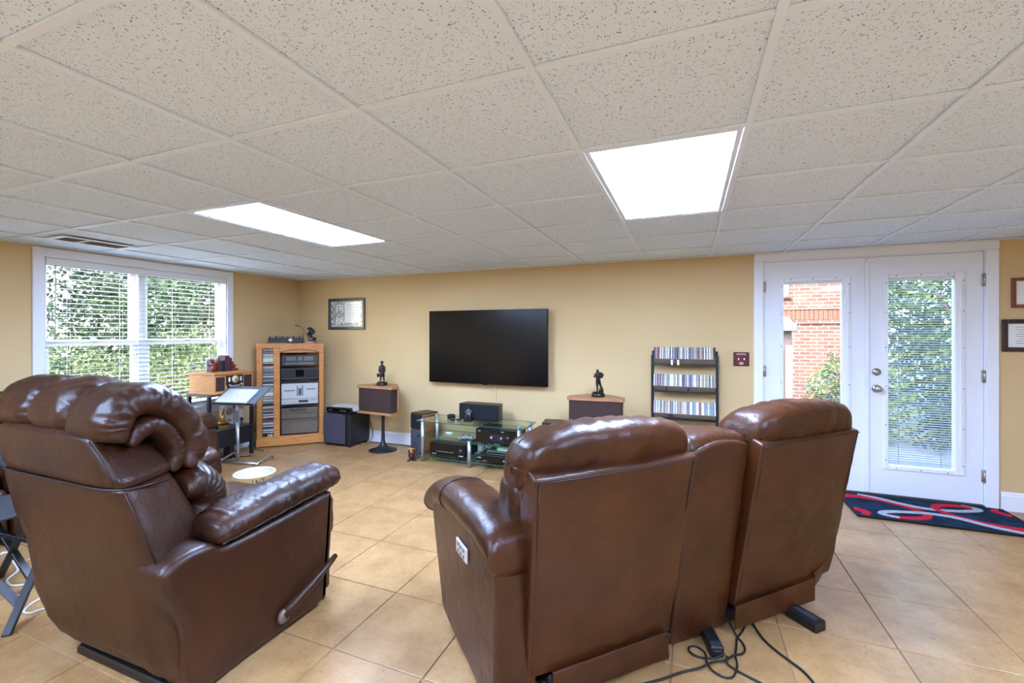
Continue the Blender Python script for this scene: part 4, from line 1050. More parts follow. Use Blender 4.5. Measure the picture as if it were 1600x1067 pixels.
for ri, z in enumerate(rows):
    fy, fz = -.075, z + .052
    for y_, z_ in ((-.075, z), (.03, z - .010)):
        MB().tube([(-RW / 2, y_, z_), (RW / 2, y_, z_)], .007, 8).build('shelf_rod', BLACKM, rk)
    MB().box((0, -.083, z + .000), (RW - .02, .004, .012)).build('shelf_rail', BLACKM, rk)
    n = 49; 
    for i in range(n):
        x = -RW / 2 + .012 + CDT * (i + .5)
        if x > RW / 2 - .016: break
        c_ = random.choices([p[0] for p in pal], wts)[0]
        cd_thing('music_disc', c_, '%s %s spined disc from the left in the %s of the black rack' % (nth(ri, c_), c_, rn[ri]), 'discs in the %s of the black rack' % rn[ri],
                 (rk.location[0] + x, rk.location[1] - .068 - .05 * math.sin(th) * 0, fz + random.uniform(-.001, .001)), (-th, 0, 0))
    for t_ in random.sample(range(6, 42), 2):
        MB().box((-RW / 2 + .012 + CDT * t_, -.090, z + .02), (.018, .006, .05), .002).build('divider_tab', BLACKM if ri else BLIND, rk)
# ------------------------------------------------------------------ oak stereo cabinet set across the corner
oc = empty('oak_cabinet', 'honey oak stereo cabinet with glass door set across the room corner', 'cabinet', (-4.615, 4.202, 0), math.atan2(.53, .542))
# local x along the front, y into the corner
CW, CD_, CHt = .758, .30, 1.274
x0, x1 = -CW / 2, CW / 2
MB().prism([(x0, .0), (x1, .0), (x1 - .02, .04), (x1 - .20, .28), (x0 + .16, .28), (x0 + .02, .03)], 2, .05, .07).build('floor_panel', OAK, oc)
MB().prism([(x0 + .16, .262), (x1 - .2, .262), (x1 - .2, .28), (x0 + .16, .28)], 2, .05, CHt - .03).build('rear_panel', mat('cabinet_inside', (60, 42, 30), .6), oc)
for a, b, c_, d in ((x0 + .02, .03, x0 + .16, .28), (x1 - .02, .03, x1 - .2, .28)):
    nrm = Vector((b - d, c_ - a)).normalized() * .008
    MB().prism([(a + nrm.x, b + nrm.y), (c_ + nrm.x, d + nrm.y), (c_ - nrm.x, d - nrm.y), (a - nrm.x, b - nrm.y)], 2, .05, CHt - .03).build('side_panel', OAK, oc)
MB().prism([(x0 - .004, -.010), (x1 + .004, -.010), (x1 - .0, .05), (x1 - .19, .285), (x0 + .15, .285), (x0, .04)], 2, CHt - .06, CHt).build('top_board', OAK, oc)
MB().box((0, -.006, .055), (CW + .012, .03, .09), .006).build('plinth', OAK, oc)
MB().box((0, .002, .112), (CW, .022, .03), .004).build('bottom_rail', OAK, oc)
for a, b in ((x0, x0 + .062), (x0 + .185, x0 + .255), (x1 - .055, x1)):
    MB().box(((a + b) / 2, .002, .655), (b - a, .024, 1.15), .006).build('stile', OAK, oc)
MB().box(((x0 + .185 + x1) / 2, .004, 1.188), (.52, .02, .060), .004).build('door_arch_rail', OAK, oc)
MB().tube([(x0 + .262 + .435 * t / 14, -.010, 1.166 + .030 * (1 - ((t - 7) / 7) ** 2)) for t in range(15)], .004, 6).build('door_arch_line', SEAM, oc)
MB().box(((x0 + .255 + x1 - .055) / 2, .0, .64), (CW - .31 + .004, .005, 1.03)).build('glass_door', DGLASS, oc)
MB().box((x0 + .123, .17, .66), (.115, .004, 1.1)).build('disc_column_back', MATS['cabinet_inside'], oc)
cl = x0 + .255 + (CW - .31) / 2; cwid = CW - .335
def cabinet_unit(name, label, z, h, body, panel, extras, cat='stereo unit'):
    t = empty(name, label, cat, oc.matrix_world @ Vector((0, 0, 0)), 0)
    ca, sa = math.cos(oc.rotation_euler.z), math.sin(oc.rotation_euler.z)
    lx, ly = cl, .12
    t.location = (oc.location.x + lx * ca - ly * sa, oc.location.y + lx * sa + ly * ca, z); t.rotation_euler = oc.rotation_euler
    MB().box((0, .01, h / 2), (cwid, .18, h), .003).build('case', body, t)
    MB().box((0, -.084, h / 2), (cwid - .004, .008, h - .006), .002).build('front_panel', panel, t)
    for nm, x, zz, w_, hh_, m_ in extras: MB().box((x, -.090, zz), (w_, .006, hh_), .0015).build(nm, m_, t)
    return t
UG = mat('unit_grey', (116, 116, 120), .4); UD = mat('unit_dark', (66, 64, 64), .35); UB = mat('unit_brown', (112, 98, 82), .4, noise_amt=.1)
cabinet_unit('stereo_unit', 'dark twin cassette deck at the top of the oak cabinet', .99, .135, UD, UD, [('display', -.10, .09, .11, .05, UG), ('display', .10, .09, .11, .05, UG), ('dial', 0, .09, .05, .05, UG), ('button_row', 0, .03, .34, .022, UG)] + [('button', -.15 + i * .033, .03, .02, .012, LG) for i in range(10)])
cabinet_unit('stereo_unit', 'black radio cassette player second from the top of the oak cabinet', .815, .145, UD, UD, [('speaker_window', -.13, .075, .13, .10, BLACKM), ('cassette_door', 0, .08, .10, .09, BLACKG), ('speaker_window', .13, .075, .13, .10, BLACKM)] + [('slot', -.18 + i * .018, .08, .004, .085, UG) for i in range(6)] + [('slot', .09 + i * .018, .08, .004, .085, UG) for i in range(6)])
MB().box((cl, .12, .795), (cwid + .02, .22, .018)).build('shelf', BLACKM, oc)
cabinet_unit('stereo_unit', 'silver twin slot deck in the middle of the oak cabinet', .575, .195, SILVER, SILVER, [('slot', -.12, .105, .12, .008, BLACKP), ('slot', .13, .115, .10, .008, BLACKP), ('centre_panel', 0, .10, .075, .13, mat('unit_silver_dark', (150, 152, 150), .35, .3)), ('centre_slot', 0, .085, .016, .07, BLACKG), ('card', 0, .15, .05, .035, PAPER)])
cabinet_unit('stereo_unit', 'slim white receiver with buttons in the oak cabinet', .505, .068, SILVER, mat('unit_white', (214, 214, 206), .4), [('display', .04, .036, .11, .030, UD)] + [('button', -.19 + i * .026, .045 - .02 * (i % 2), .011, .008, UG) for i in range(6)] + [('button', .15, .05, .07, .006, UG)])
MB().box((cl, .12, .49), (cwid + .02, .22, .016)).build('shelf', BLACKM, oc)
cabinet_unit('stereo_unit', 'dark brown tuner above the bottom unit of the oak cabinet', .325, .14, UD, UB, [('display', -.02, .105, .20, .03, UD), ('line', 0, .065, .38, .004, UD), ('button', .16, .04, .03, .01, LG), ('button', -.17, .10, .03, .02, UD)])
cabinet_unit('stereo_unit', 'wide dark brown unit at the bottom of the oak cabinet', .135, .185, UD, UB, [('line', 0, .16, .38, .004, UD), ('button', -.14, .03, .02, .012, LG), ('button', .16, .04, .02, .016, LG)])
ca, sa = math.cos(oc.rotation_euler.z), math.sin(oc.rotation_euler.z)
z = .172; gaps = {12: .03, 24: .02, 44: .012, 60: .02, 72: .012}; k = 0
# small stack of paper cases at the bottom of the disc column
for i in range(3):
    lx, ly = x0 + .125 + i * .018, .09
    tag(MB().box((0, 0, 0), (.016, .12, .085), .001).build('booklet', mat('booklet_' + 'abc'[i], ((196, 184, 160), (176, 168, 150), (206, 196, 178))[i], .7), None, (oc.location.x + lx * ca - ly * sa, oc.location.y + lx * sa + ly * ca, .1135), oc.rotation_euler),
        '%s of three upright booklets at the bottom of the oak disc column' % ('leftmost', 'middle', 'rightmost')[i], 'booklet', 'booklets in the oak disc column')
lx, ly = x0 + .1235, .018
shelfm = MB().box((x0 + .1235, .09, z - .006), (.123, .15, .008)).build('disc_shelf', BLACKP, oc)
while z < 1.19:
    c_ = random.choices([p[0] for p in pal], wts)[0]
    half = 'lower' if z < .66 else 'upper'
    ax = lx; ay = ly + random.uniform(0, .006)
    wx, wy = oc.location.x + (ax - CDH / 2 * .94) * ca - ay * sa, oc.location.y + (ax - CDH / 2 * .94) * sa + ay * ca
    t = empty('music_disc', '%s %s spined disc from the bottom in the oak cabinet column' % (nth('oak', c_), c_), 'CD', (wx, wy, z + CDT / 2), 0, 'discs in the %s half of the oak column' % half)
    t.rotation_euler = (0, R(90), oc.rotation_euler.z); t.scale = (1, 1, .94)
    share(proto['case'], 'jewel_case', t, (0, 0, 0)); share(proto['spine'], 'spine', t, (0, 0, 0), None, SPM[c_])
    z += CDT * (1.0 + (.25 if k % 3 else 0)); k += 1
    if k in gaps: z += gaps[k] * .8; 
# things on top of the oak cabinet
def on_oak(lx, ly, z=CHt): return (oc.location.x + lx * ca - ly * sa, oc.location.y + lx * sa + ly * ca, z)
tb = empty('model_bridge', 'long black display tray with fleur emblem on top of the oak cabinet', 'display tray', on_oak(-.06, .10), oc.rotation_euler.z)
MB().box((0, 0, .038), (.40, .10, .060), .004).build('tray', BLACKP, tb)
MB().box((-.10, -.066, .008), (.22, .03, .014), .003).build('remote_strip', mat('strip_grey', (86, 84, 84), .5), tb)
for i in range(12):
    MB().box((-.18 + i * .033, 0, .078), (.016, .06, .018 + .008 * (i % 3)), .003).build('tray_item', mat('item_grey', (128, 122, 116), .5) if i % 2 else BLACKM, tb)
MB().box((0, 0, .004), (.38, .09, .008)).build('tray_foot', BLACKM, tb)
em = MB()
em.ball((0, 0, .014), (.007, .002, .018), 6)
for s_ in (-1, 1): em.ball((s_ * .014, 0, .008), (.009, .002, .011), 6)
em.box((0, 0, -.004), (.036, .003, .006)); em.ball((0, 0, -.012), (.006, .002, .009), 6)
em.build('fleur_emblem', PAPER, tb, (.05, -.052, .036))
t, o = figure('bowed_figurine', 'bronze bowed seated figure on a pink stone base atop the oak cabinet', on_oak(.235, .07), [
    [(.05, 0, .36, .10), (.10, 0, .50, .12), (.06, 0, .66, .13), (-.06, -.01, .72, .05), (-.15, -.02, .68, .075), (-.19, -.02, .62, .06)],
    [(.05, 0, .36, .10), (-.08, -.07, .47, .075), (-.18, -.08, .46, .05), (-.10, -.07, .28, .045), (-.06, -.06, .13, .04), (-.14, -.06, .11, .035)],
    [(.05, 0, .36, .10), (-.06, .08, .45, .075), (-.16, .08, .44, .05), (-.04, .07, .28, .045), (0, .07, .13, .04)],
    [(.06, 0, .66, .13), (.0, -.12, .60, .05), (-.06, -.14, .46, .04), (-.15, -.10, .38, .035)],
    [(.06, 0, .66, .13), (.0, .12, .60, .05), (-.08, .13, .48, .04), (-.16, .10, .42, .035)]], .275, mat('patina_bronze', (58, 58, 66), .3, .6, noise_amt=.3, nscale=24), oc.rotation_euler.z - R(35))
MB().box((-.005, 0, .014), (.12, .09, .028), .004).build('base', mat('pink_stone', (168, 120, 112), .35), t)
MB().rbox((.012, 0, .052), (.075, .07, .05), .015, 3).build('seat_rock', MATS['patina_bronze'], t)
rd = MB().tube([(-.105, -.02, .0), (-.103, -.02, .05), (-.095, -.02, .10), (-.085, -.02, .14), (-.088, -.02, .165), (-.10, -.02, .19), (-.125, -.02, .21), (-.16, -.02, .222), (-.19, -.02, .224)], [.004, .003, .003, .003, .003, .003, .003, .005, .007], 8)
tag(rd.build('desk_lamp_neck', BLACKM, None, on_oak(.235, .04), oc.rotation_euler), 'thin black bent gooseneck rising behind the display tray on the oak cabinet', 'gooseneck')

# ------------------------------------------------------------------ side table, radio, bookends, books
st = empty('side_table', 'black two tier side table carrying the wooden radio beside the window', 'side table', (-4.895, 3.50, 0))
TW, TD, TZ = .36, .54, .742      # x depth, y length
MB().box((0, 0, TZ - .012), (TW, TD, .024), .003).build('table_top', mat('table_grey', (74, 84, 90), .35), st)
for x in (-TW / 2 + .02, TW / 2 - .02):
    for y in (-TD / 2 + .02, TD / 2 - .02): MB().box((x, y, (TZ - .024) / 2), (.034, .034, TZ - .024), .003).build('leg', BLACKM, st)
MB().box((0, 0, .345), (TW - .04, TD - .04, .018), .002).build('shelf', MATS['table_grey'], st)
MB().box((TW / 2 - .022, 0, .24), (.016, TD - .074, .19), .002).build('lower_front_panel', BLACKM, st)
ra = empty('retro_radio', 'retro wooden tabletop radio with round dial on the side table', 'radio', (-4.880, 3.495, TZ), R(5))
MB().box((0, 0, .108), (.36, .485, .208), .004).build('body', OAK2, ra)
MB().box((.004, 0, .222), (.40, .525, .022), .006).build('lid', OAK2, ra)
MB().box((.004, 0, .009), (.38, .50, .018), .005).build('plinth', OAK2, ra)
for y in (-.175, .175): MB().box((.183, y, .110), (.008, .105, .150), .003).build('speaker_grille', GRILLE, ra)
MB().prism([(-.105, .195), (.105, .195), (.105, .10), (.075, .035), (-.075, .035), (-.105, .10)], 0, .178, .190).build('dial_panel', mat('bakelite', (40, 32, 28), .3), ra)
dl = MB().cyl((.189, 0, .15), (.196, 0, .15), .040, 28).build('dial', mat('ivory_dial', (222, 200, 158), .4), ra)
MB().cyl((.196, 0, .15), (.204, 0, .15), .008, 12).build('dial_knob', mat('brass', (150, 110, 50), .3, .9), dl)
for y in (-.073, .073): MB().box((.192, y, .150), (.006, .020, .046), .001).build('tuning_window', PAPER, ra)
for i in range(8): MB().box((.192, -.06 + i * .017, .075 + .004 * (i % 2)), (.006, .010, .010), .002).build('button', mat('button_ivory', (200, 190, 170), .4), ra)
for y in (-.075, .075): MB().cyl((.189, y, .09), (.206, y, .09), .010, 14).build('knob', STEEL, ra)
RT = TZ + .233
REDW = mat('red_bookend', (120, 42, 34), .35, noise_amt=.2)
be = empty('bookend', 'reddish figure bookend with a small wheel left of the books', 'bookend', (-4.87, 3.385, RT), R(3), 'red carved bookends')
MB().box((0, 0, .008), (.09, .09, .016), .003).build('base', REDW, be)
MB().rbox((0, .012, .06), (.06, .05, .09), .02, 4).build('body', REDW, be)
MB().ball((.0, -.01, .115), (.024, .022, .026), 8).build('head', REDW, be)
MB().tube([(.01, -.035 + .03 * math.cos(a), .10 + .03 * math.sin(a)) for a in [2 * math.pi * i / 20 for i in range(20)]], .005, 6, closed=True).build('ring', mat('dark_ring', (60, 40, 40), .4), be)
MB().box((0, .040, .065), (.07, .008, .11), .002).build('upright', REDW, be)
be2 = empty('bookend', 'reddish seated figure bookend right of the books', 'bookend', (-4.89, 3.61, RT), R(3), 'red carved bookends')
MB().box((0, .01, .012), (.09, .10, .024), .004).build('base', REDW, be2)
MB().rbox((0, -.008, .065), (.06, .05, .09), .02, 4, lambda u, p: (p.x, p.y + .012 * (1 - u[2]), p.z)).build('body', REDW, be2)
MB().ball((0, -.012, .125), (.022, .022, .025), 8).build('head', REDW, be2)
MB().ball((0, .032, .05), (.022, .03, .018), 8).build('knees', REDW, be2)
for (y, w_, h_, c_, lb) in ((3.445, .034, .118, (54, 48, 60), 'short dark grey book beside the left bookend on the radio'), (3.478, .024, .12, (34, 34, 44), 'short black book second from the left on the radio'), (3.512, .036, .175, (72, 40, 50), 'tall maroon book in the middle of the row on the radio'), (3.541, .014, .172, (118, 44, 48), 'tall thin red book right of the maroon one on the radio'), (3.562, .020, .135, (44, 46, 56), 'short black book beside the right bookend on the radio')):
    b = empty('book', lb, 'book', (-4.89, y, RT), 0, 'books between the red bookends')
    mm = mat('book_%d_%d' % (int(y * 1000), c_[0]), c_, .5)
    MB().box((.062, 0, h_ / 2), (.003, w_ - .002, h_), .001).build('spine', mm, b)
    for s_ in (-1, 1): MB().box((0, s_ * (w_ / 2 - .0025), h_ / 2), (.124, .003, h_)).build('cover', mm, b)
    MB().box((-.002, 0, h_ / 2), (.115, w_ - .008, h_ - .008)).build('pages', PAPER, b)
tag(MB().box((-4.985, 3.46, RT + .070), (.012, .15, .14), .003).build('white_card', mat('pale_card', (208, 208, 210), .6)), 'pale grey card standing behind the books on the radio', 'card')
# table shelf objects
SZ = .354
gt = empty('trophy_base', 'black and gold box plinth on the side table shelf', 'plinth', (-4.80, 3.42, SZ))
MB().box((0, 0, .022), (.13, .14, .044), .003).build('box', mat('dark_box', (40, 34, 26), .4), gt)
MB().box((.066, 0, .022), (.003, .125, .030)).build('gold_face', GOLD, gt)
t, o = figure('gold_figurine', 'shiny gold crouching figure standing on a dark plinth on the table shelf', (-4.79, 3.43, SZ + .044), [
    [(0, 0, .30, .13), (.02, .02, .48, .14), (.0, .08, .66, .13), (-.0, .12, .76, .05), (-.0, .15, .84, .08)],
    [(0, 0, .30, .13), (.08, -.08, .22, .08), (.06, .02, .05, .07), (.10, -.06, .03, .05)],
    [(0, 0, .30, .13), (-.06, .10, .22, .08), (-.05, .12, .05, .07), (-.02, .22, .03, .05)],
    [(.0, .08, .66, .13), (.10, -.02, .60, .06), (.08, -.14, .50, .05)],
    [(.0, .08, .66, .13), (-.10, .16, .64, .06), (-.06, .26, .72, .05)]], .20, GOLD, R(10))
MB().rbox((0, .0, .012), (.07, .10, .024), .008, 3).build('rock_base', GOLD, t)
def small_speaker(loc, label, rz):
    t = empty('desktop_speaker', label, 'speaker', loc, rz, 'pale desktop speakers')
    MB().box((0, 0, .11), (.10, .11, .22), .010).build('cabinet', mat('pale_plastic', (204, 200, 196), .45), t)
    MB().cyl((.050, 0, .155), (.056, 0, .155), .040, 24).build('cone', mat('cone_grey', (160, 158, 156), .6), t)
    MB().cyl((.051, 0, .06), (.062, 0, .06), .013, 14).build('volume_knob', mat('speaker_knob', (120, 118, 116), .5), t)
    return t
small_speaker((-4.90, 3.56, SZ), 'pale desktop speaker behind the gold figure on the table shelf', R(0))
t = empty('white_charger', 'white plug unit with dark cable at the right end of the table shelf', 'charger', (-4.86, 3.67, SZ))
MB().box((0, 0, .085), (.09, .075, .17), .008).build('body', mat('pale_plastic', (204, 200, 196), .45), t)
MB().ball((.052, .01, .055), (.018, .018, .022), 7).build('dark_plug', BLACKP, t); MB().cyl((.05, .01, .0), (.05, .01, .05), .005, 8).build('cable', BLACKP, t)
small_speaker((-4.93, 3.13, 0.30), 'pale desktop speaker on a dark box left of the side table', R(-8))
tag(MB().box((-4.93, 3.13, .15), (.20, .18, .30), .006).build('dark_box', BLACKM), 'dark box on the floor between the sofa and side table', 'box')
tag(MB().rbox((-4.80, 3.52, .09), (.12, .06, .18), .018, 3).build('power_strip', BLACKP), 'black power strip standing on the floor under the side table', 'power strip')
for i, pts in enumerate(([(-4.65, 3.42, .006), (-4.72, 3.36, .006), (-4.80, 3.32, .006), (-4.84, 3.40, .03), (-4.80, 3.50, .005)], [(-4.62, 3.66, .006), (-4.68, 3.60, .006), (-4.74, 3.54, .006), (-4.78, 3.62, .04), (-4.9, 3.66, .006)], [(-4.70, 3.88, .006), (-4.82, 3.80, .03), (-4.92, 3.86, .05), (-4.86, 3.95, .012), (-4.98, 3.98, .006)])):
    tag(MB().tube(pts, .006, 6).build('floor_cable', RUBBER), ('black cable looping under the front of the side table', 'black cable trailing under the right end of the side table', 'black cable bunched between the side table and oak cabinet')[i], 'cable')

# ------------------------------------------------------------------ laptop stand and laptop
lt = empty('laptop_stand', 'overbed style laptop stand with tilted dark tray and silver C base', 'laptop stand', (-4.475, 3.40, 0), R(12))
tl = R(30)
tm = Matrix.Translation(Vector((.045, -.015, .735))) @ Matrix.Rotation(tl, 4, 'X')
DT = mat('dark_tray', (98, 106, 112), .4)
MB().box((0, 0, 0), (.50, .31, .018), .004, tm).build('tray', DT, lt)
MB().box((0, -.153, .014), (.50, .008, .016), .002, tm).build('tray_lip', BLACKP, lt)
MB().tube([(-.02, .0, .022), (-.02, .0, .45)], .018, 14).build('pole', STEEL, lt)
MB().tube([(-.02, .0, .45), (-.02, .0, .700)], .014, 14).build('pole_upper', STEEL, lt)
MB().box((.0, .0, .712), (.10, .09, .03), .006, None).build('tilt_bracket', BLACKM, lt)
MB().tube([(-.24, -.02, .018), (.24, -.02, .018)], .013, 10).build('base_bar', STEEL, lt)
for sx in (-1, 1):
    MB().tube([(sx * .235, -.05, .018), (sx * .235, .05, .030), (sx * .235, .17, .055), (sx * .235, .20, .055), (sx * .235, .215, .04), (sx * .235, .218, .004)], .011, 10).build('base_foot', STEEL, lt)
lp_ = empty('laptop', 'closed pale silver laptop lying on the tilted tray', 'laptop', (-4.475, 3.40, 0), R(12))
lm = tm @ Matrix.Translation(Vector((-.02, -.035, .0185)))
LS = mat('laptop_silver', (222, 226, 228), .35, .2)
MB().rbox((0, 0, 0), (.36, .225, .008), .004, 2).build('base', LS, lp_).data.transform(lm)
MB().rbox((0, 0, .0085), (.36, .225, .0075), .0035, 2).build('lid', LS, lp_).data.transform(lm)
MB().ball((0, 0, .0125), (.014, .016, .0008), 8).build('emblem', mat('emblem_grey', (196, 200, 204), .3), lp_).data.transform(lm)

# ------------------------------------------------------------------ bowl on the floor
bo = empty('pet_bowl', 'round cream floor bowl with dark lettering in front of the recliner', 'bowl', (-3.66, 2.93, 0))
MB().lathe([(0, .0), (.145, .0), (.152, .01), (.160, .125), (.166, .132), (.172, .132), (.168, .138), (.155, .138), (.148, .12), (.135, .03), (0, .022)], 40).build('body', mat('cream_ceramic', (214, 190, 140), .4), bo)
MB().lathe([(.146, .1215), (.1335, .033), (.0, .0245), (.0, .0285), (.135, .036), (.1475, .1235)], 40, cap=False).build('inner_glaze', mat('inner_glaze', (206, 212, 212), .3), bo)
MB().lathe([(.152, .1385), (.168, .1385), (.174, .131), (.1745, .136), (.168, .142), (.152, .142), (.152, .1385)], 40, cap=False).build('rim', mat('rim_white', (238, 234, 226), .35), bo)
for i, ch in enumerate('INT'):
    a = R(-30 - 14 + i * 15)
    text_mesh('lettering', ch, .06, BLACKP, bo, (.1605 * math.cos(a), .1605 * math.sin(a), .088), (R(93), 0, a + R(90)), .001)

# ------------------------------------------------------------------ rug at the doors
def m_rug():
    k = N('rug_navy'); p = k.pos(obj=True)
    k.l(k.ramp(k.noise(p, 7, 4, .6), [(.3, s2l((14, 24, 38))), (.7, s2l((34, 58, 84)))]), k.b.inputs['Base Color']); k.set(Roughness=.95, Specular_IOR_Level=.1); k.bump(k.noise(p, 320, 2), .5, .004); return k.m
def fuzzy(name, a, b):
    k = N(name); p = k.pos(obj=True)
    k.l(k.ramp(k.noise(p, 60, 3, .6), [(.3, s2l(a)), (.7, s2l(b))]), k.b.inputs['Base Color']); k.set(Roughness=.95, Specular_IOR_Level=.1); k.bump(k.noise(p, 320, 2), .5, .004); return k.m
rg = empty('door_rug', 'navy rug with red and grey ribbon loops in front of the french doors', 'rug', (1.745, 4.46, 0))
MB().rbox((0, 0, .007), (1.10, .56, .014), .005, 4).build('pile', m_rug(), rg)
mb = MB()
for a, b, c_, d in ((-.55, .55, -.28, -.27), (-.55, .55, .27, .28), (-.55, -.54, -.27, .27), (.54, .55, -.27, .27)): mb.box(((a + b) / 2, (c_ + d) / 2, .008), (b - a, d - c_, .017), .003)
mb.build('binding', mat('rug_binding', (16, 18, 26), .9), rg)
def ribbon(pts, widths, m, name, z=.0145):
    P = [Vector((a, b)) for a, b in pts]; Q = []; Wd = []
    for i in range(len(P) - 1):
        p0 = P[max(i - 1, 0)]; p1 = P[i]; p2 = P[i + 1]; p3 = P[min(i + 2, len(P) - 1)]
        for k in range(8):
            t = k / 8; Q.append(.5 * ((2 * p1) + (p2 - p0) * t + (2 * p0 - 5 * p1 + 4 * p2 - p3) * t * t + (3 * p1 - p0 - 3 * p2 + p3) * t ** 3)); Wd.append(widths[i] + (widths[i + 1] - widths[i]) * t)
    Q.append(P[-1]); Wd.append(widths[-1]); vs_ = []; fs = []
    for i in range(len(Q)):
        d = (Q[min(i + 1, len(Q) - 1)] - Q[max(i - 1, 0)]).normalized(); nn = Vector((-d.y, d.x)) * Wd[i] / 2
        for s_, zz in ((1, z), (-1, z), (-1, z + .0035), (1, z + .0035)):
            x = max(-.538, min(.538, Q[i].x + nn.x * s_)); y = max(-.268, min(.268, Q[i].y + nn.y * s_)); vs_.append((x, y, zz))
    for i in range(len(Q) - 1):
        for k in range(4): fs.append((i * 4 + k, (i + 1) * 4 + k, (i + 1) * 4 + (k + 1) % 4, i * 4 + (k + 1) % 4))
    fs += [(0, 1, 2, 3), tuple(range(len(vs_) - 4, len(vs_)))[::-1]]
    return MB().add(vs_, fs).build(name, m, rg)
RED = fuzzy('rug_red', (178, 22, 44), (216, 44, 62)); GRY = fuzzy('rug_grey', (150, 156, 166), (192, 196, 202))
ribbon([(-.54, .17), (-.40, .19), (-.22, .13), (-.09, .0), (-.06, -.10), (-.12, -.18), (-.24, -.22), (-.33, -.20)], [.09, .07, .055, .045, .05, .055, .05, .04], RED, 'red_ribbon')
ribbon([(-.40, .25), (-.28, .20), (-.12, .10), (.02, .06), (.20, .09), (.33, .15), (.36, .20), (.28, .245)], [.04, .05, .05, .045, .045, .05, .05, .03], GRY, 'grey_ribbon', .0155)
ribbon([(.54, -.16), (.40, -.18), (.22, -.12), (.09, .0), (.06, .10), (.12, .18), (.24, .22), (.33, .20)], [.10, .075, .055, .045, .05, .06, .055, .04], RED, 'red_ribbon', .0165)
ribbon([(.42, -.255), (.26, -.19), (.12, -.09), (-.02, -.06), (-.20, -.09), (-.33, -.14), (-.37, -.20), (-.28, -.24)], [.04, .05, .05, .045, .045, .05, .05, .03], GRY, 'grey_ribbon', .0175)
ribbon([(.50, .25), (.46, .19), (.53, .12)], [.02, .05, .06], RED, 'red_corner')
ribbon([(-.50, -.25), (-.47, -.19), (-.54, -.12)], [.04, .06, .06], RED, 'red_corner')

# ------------------------------------------------------------------ power bricks and cords behind the loveseat
pb = empty('power_adapter', 'black power brick on the tiles right of the loveseat', 'power adapter', (.488, 2.525, 0), R(10), 'black power bricks')
pb.rotation_euler.z = math.atan2(2.43 - 2.533, .506 - .403) + R(0)
MB().box((.005, .04, .026), (.155, .072, .050), .006).build('case', BLACKP, pb)
MB().box((.01, .04, .0515), (.11, .04, .001)).build('label_plate', mat('adapter_label', (44, 50, 62), .3), pb)
for i in range(3): MB().box((.01, .03 + i * .010, .0524), (.10, .0015, .0006)).build('label_line', mat('label_line', (100, 108, 122), .5), pb)
pb2 = empty('power_adapter', 'black power brick leaning out beneath the loveseat console', 'power adapter', (.085, 2.235, 0), math.atan2(-.174, .05), 'black power bricks')
MB().rbox((.03, .0, .026), (.155, .060, .050), .012, 3).build('case', BLACKP, pb2)
MB().box((.1085, 0, .024), (.004, .032, .022), .002).build('socket', BLACKM, pb2)
MB().box((.085, .0, .0515), (.03, .05, .001)).build('label_plate', mat('adapter_label', (44, 50, 62), .3), pb2)
def cord(name, pts, label, m=RUBBER, r=.0045, cat='cable'):
    P = [Vector(p) for p in pts]; Q = []
    for i in range(len(P) - 1):
        p0 = P[max(i - 1, 0)]; p1 = P[i]; p2 = P[i + 1]; p3 = P[min(i + 2, len(P) - 1)]
        for k in range(6):
            t = k / 6; Q.append(.5 * ((2 * p1) + (p2 - p0) * t + (2 * p0 - 5 * p1 + 4 * p2 - p3) * t * t + (3 * p1 - p0 - 3 * p2 + p3) * t ** 3))
    Q.append(P[-1])
    return tag(MB().tube(Q, r, 6).build(name, m), label, cat)
cord('black_cable', [(.235, 2.60, .16), (.245, 2.56, .10), (.262, 2.50, .03), (.285, 2.44, .007), (.314, 2.341, .006), (.355, 2.274, .006), (.402, 2.22, .006), (.437, 2.178, .006), (.462, 2.118, .006), (.469, 2.07, .006), (.46, 1.9, .006)], 'black cord dropping from the right seat and running toward the camera', r=.0052)
cord('black_cable', [(.15, 2.135, .02), (.152, 2.103, .008), (.185, 2.079, .006), (.226, 2.058, .006), (.266, 2.04, .006), (.303, 2.015, .006), (.36, 1.97, .006)], 'short black cord leaving the leaning power brick toward the lower right')
cord('black_cable', [(-.30, 1.76, .006), (-.134, 1.886, .006), (-.087, 1.926, .006), (-.031, 1.98, .006), (.002, 2.006, .006), (.044, 2.026, .014), (.078, 2.066, .014), (.104, 2.093, .012), (.138, 2.114, .010), (.179, 2.157, .014), (.216, 2.197, .006), (.23, 2.231, .006), (.224, 2.273, .006), (.205, 2.313, .006), (.178, 2.367, .03)], 'black cord trailing left along the tiles under the loveseat back')
cord('black_cable', [(.144, 2.140, .025), (.106, 2.124, .006), (.063, 2.107, .006), (.024, 2.109, .006), (.0, 2.131, .006), (.005, 2.159, .006), (.029, 2.169, .006), (.055, 2.154, .006), (.067, 2.123, .012), (.07, 2.083, .006), (.089, 2.044, .006), (.117, 2.023, .006), (.148, 2.021, .006), (.17, 2.042, .006), (.186, 2.089, .012), (.189, 2.131, .006), (.187, 2.171, .006), (.197, 2.24, .006), (.204, 2.296, .006), (.233, 2.364, .006), (.271, 2.465, .016), (.295, 2.511, .006)], 'black cord looped in a figure on the tiles by the leaning power brick')
cord('black_cable', [(.43, 2.56, .03), (.40, 2.575, .012), (.36, 2.60, .02), (.34, 2.62, .05)], 'short black lead from the free power brick to the loveseat underside')
cord('white_cable', [(-4.4, 1.35, .005), (-4.067, 1.407, .005), (-4.034, 1.462, .005), (-3.9, 1.434, .005), (-3.713, 1.394, .005), (-3.647, 1.366, .005), (-3.583, 1.305, .005), (-3.511, 1.285, .005), (-3.444, 1.296, .005), (-3.35, 1.40, .005)], 'white cord curling on the tiles behind the folding chair legs', WCORD, .006)
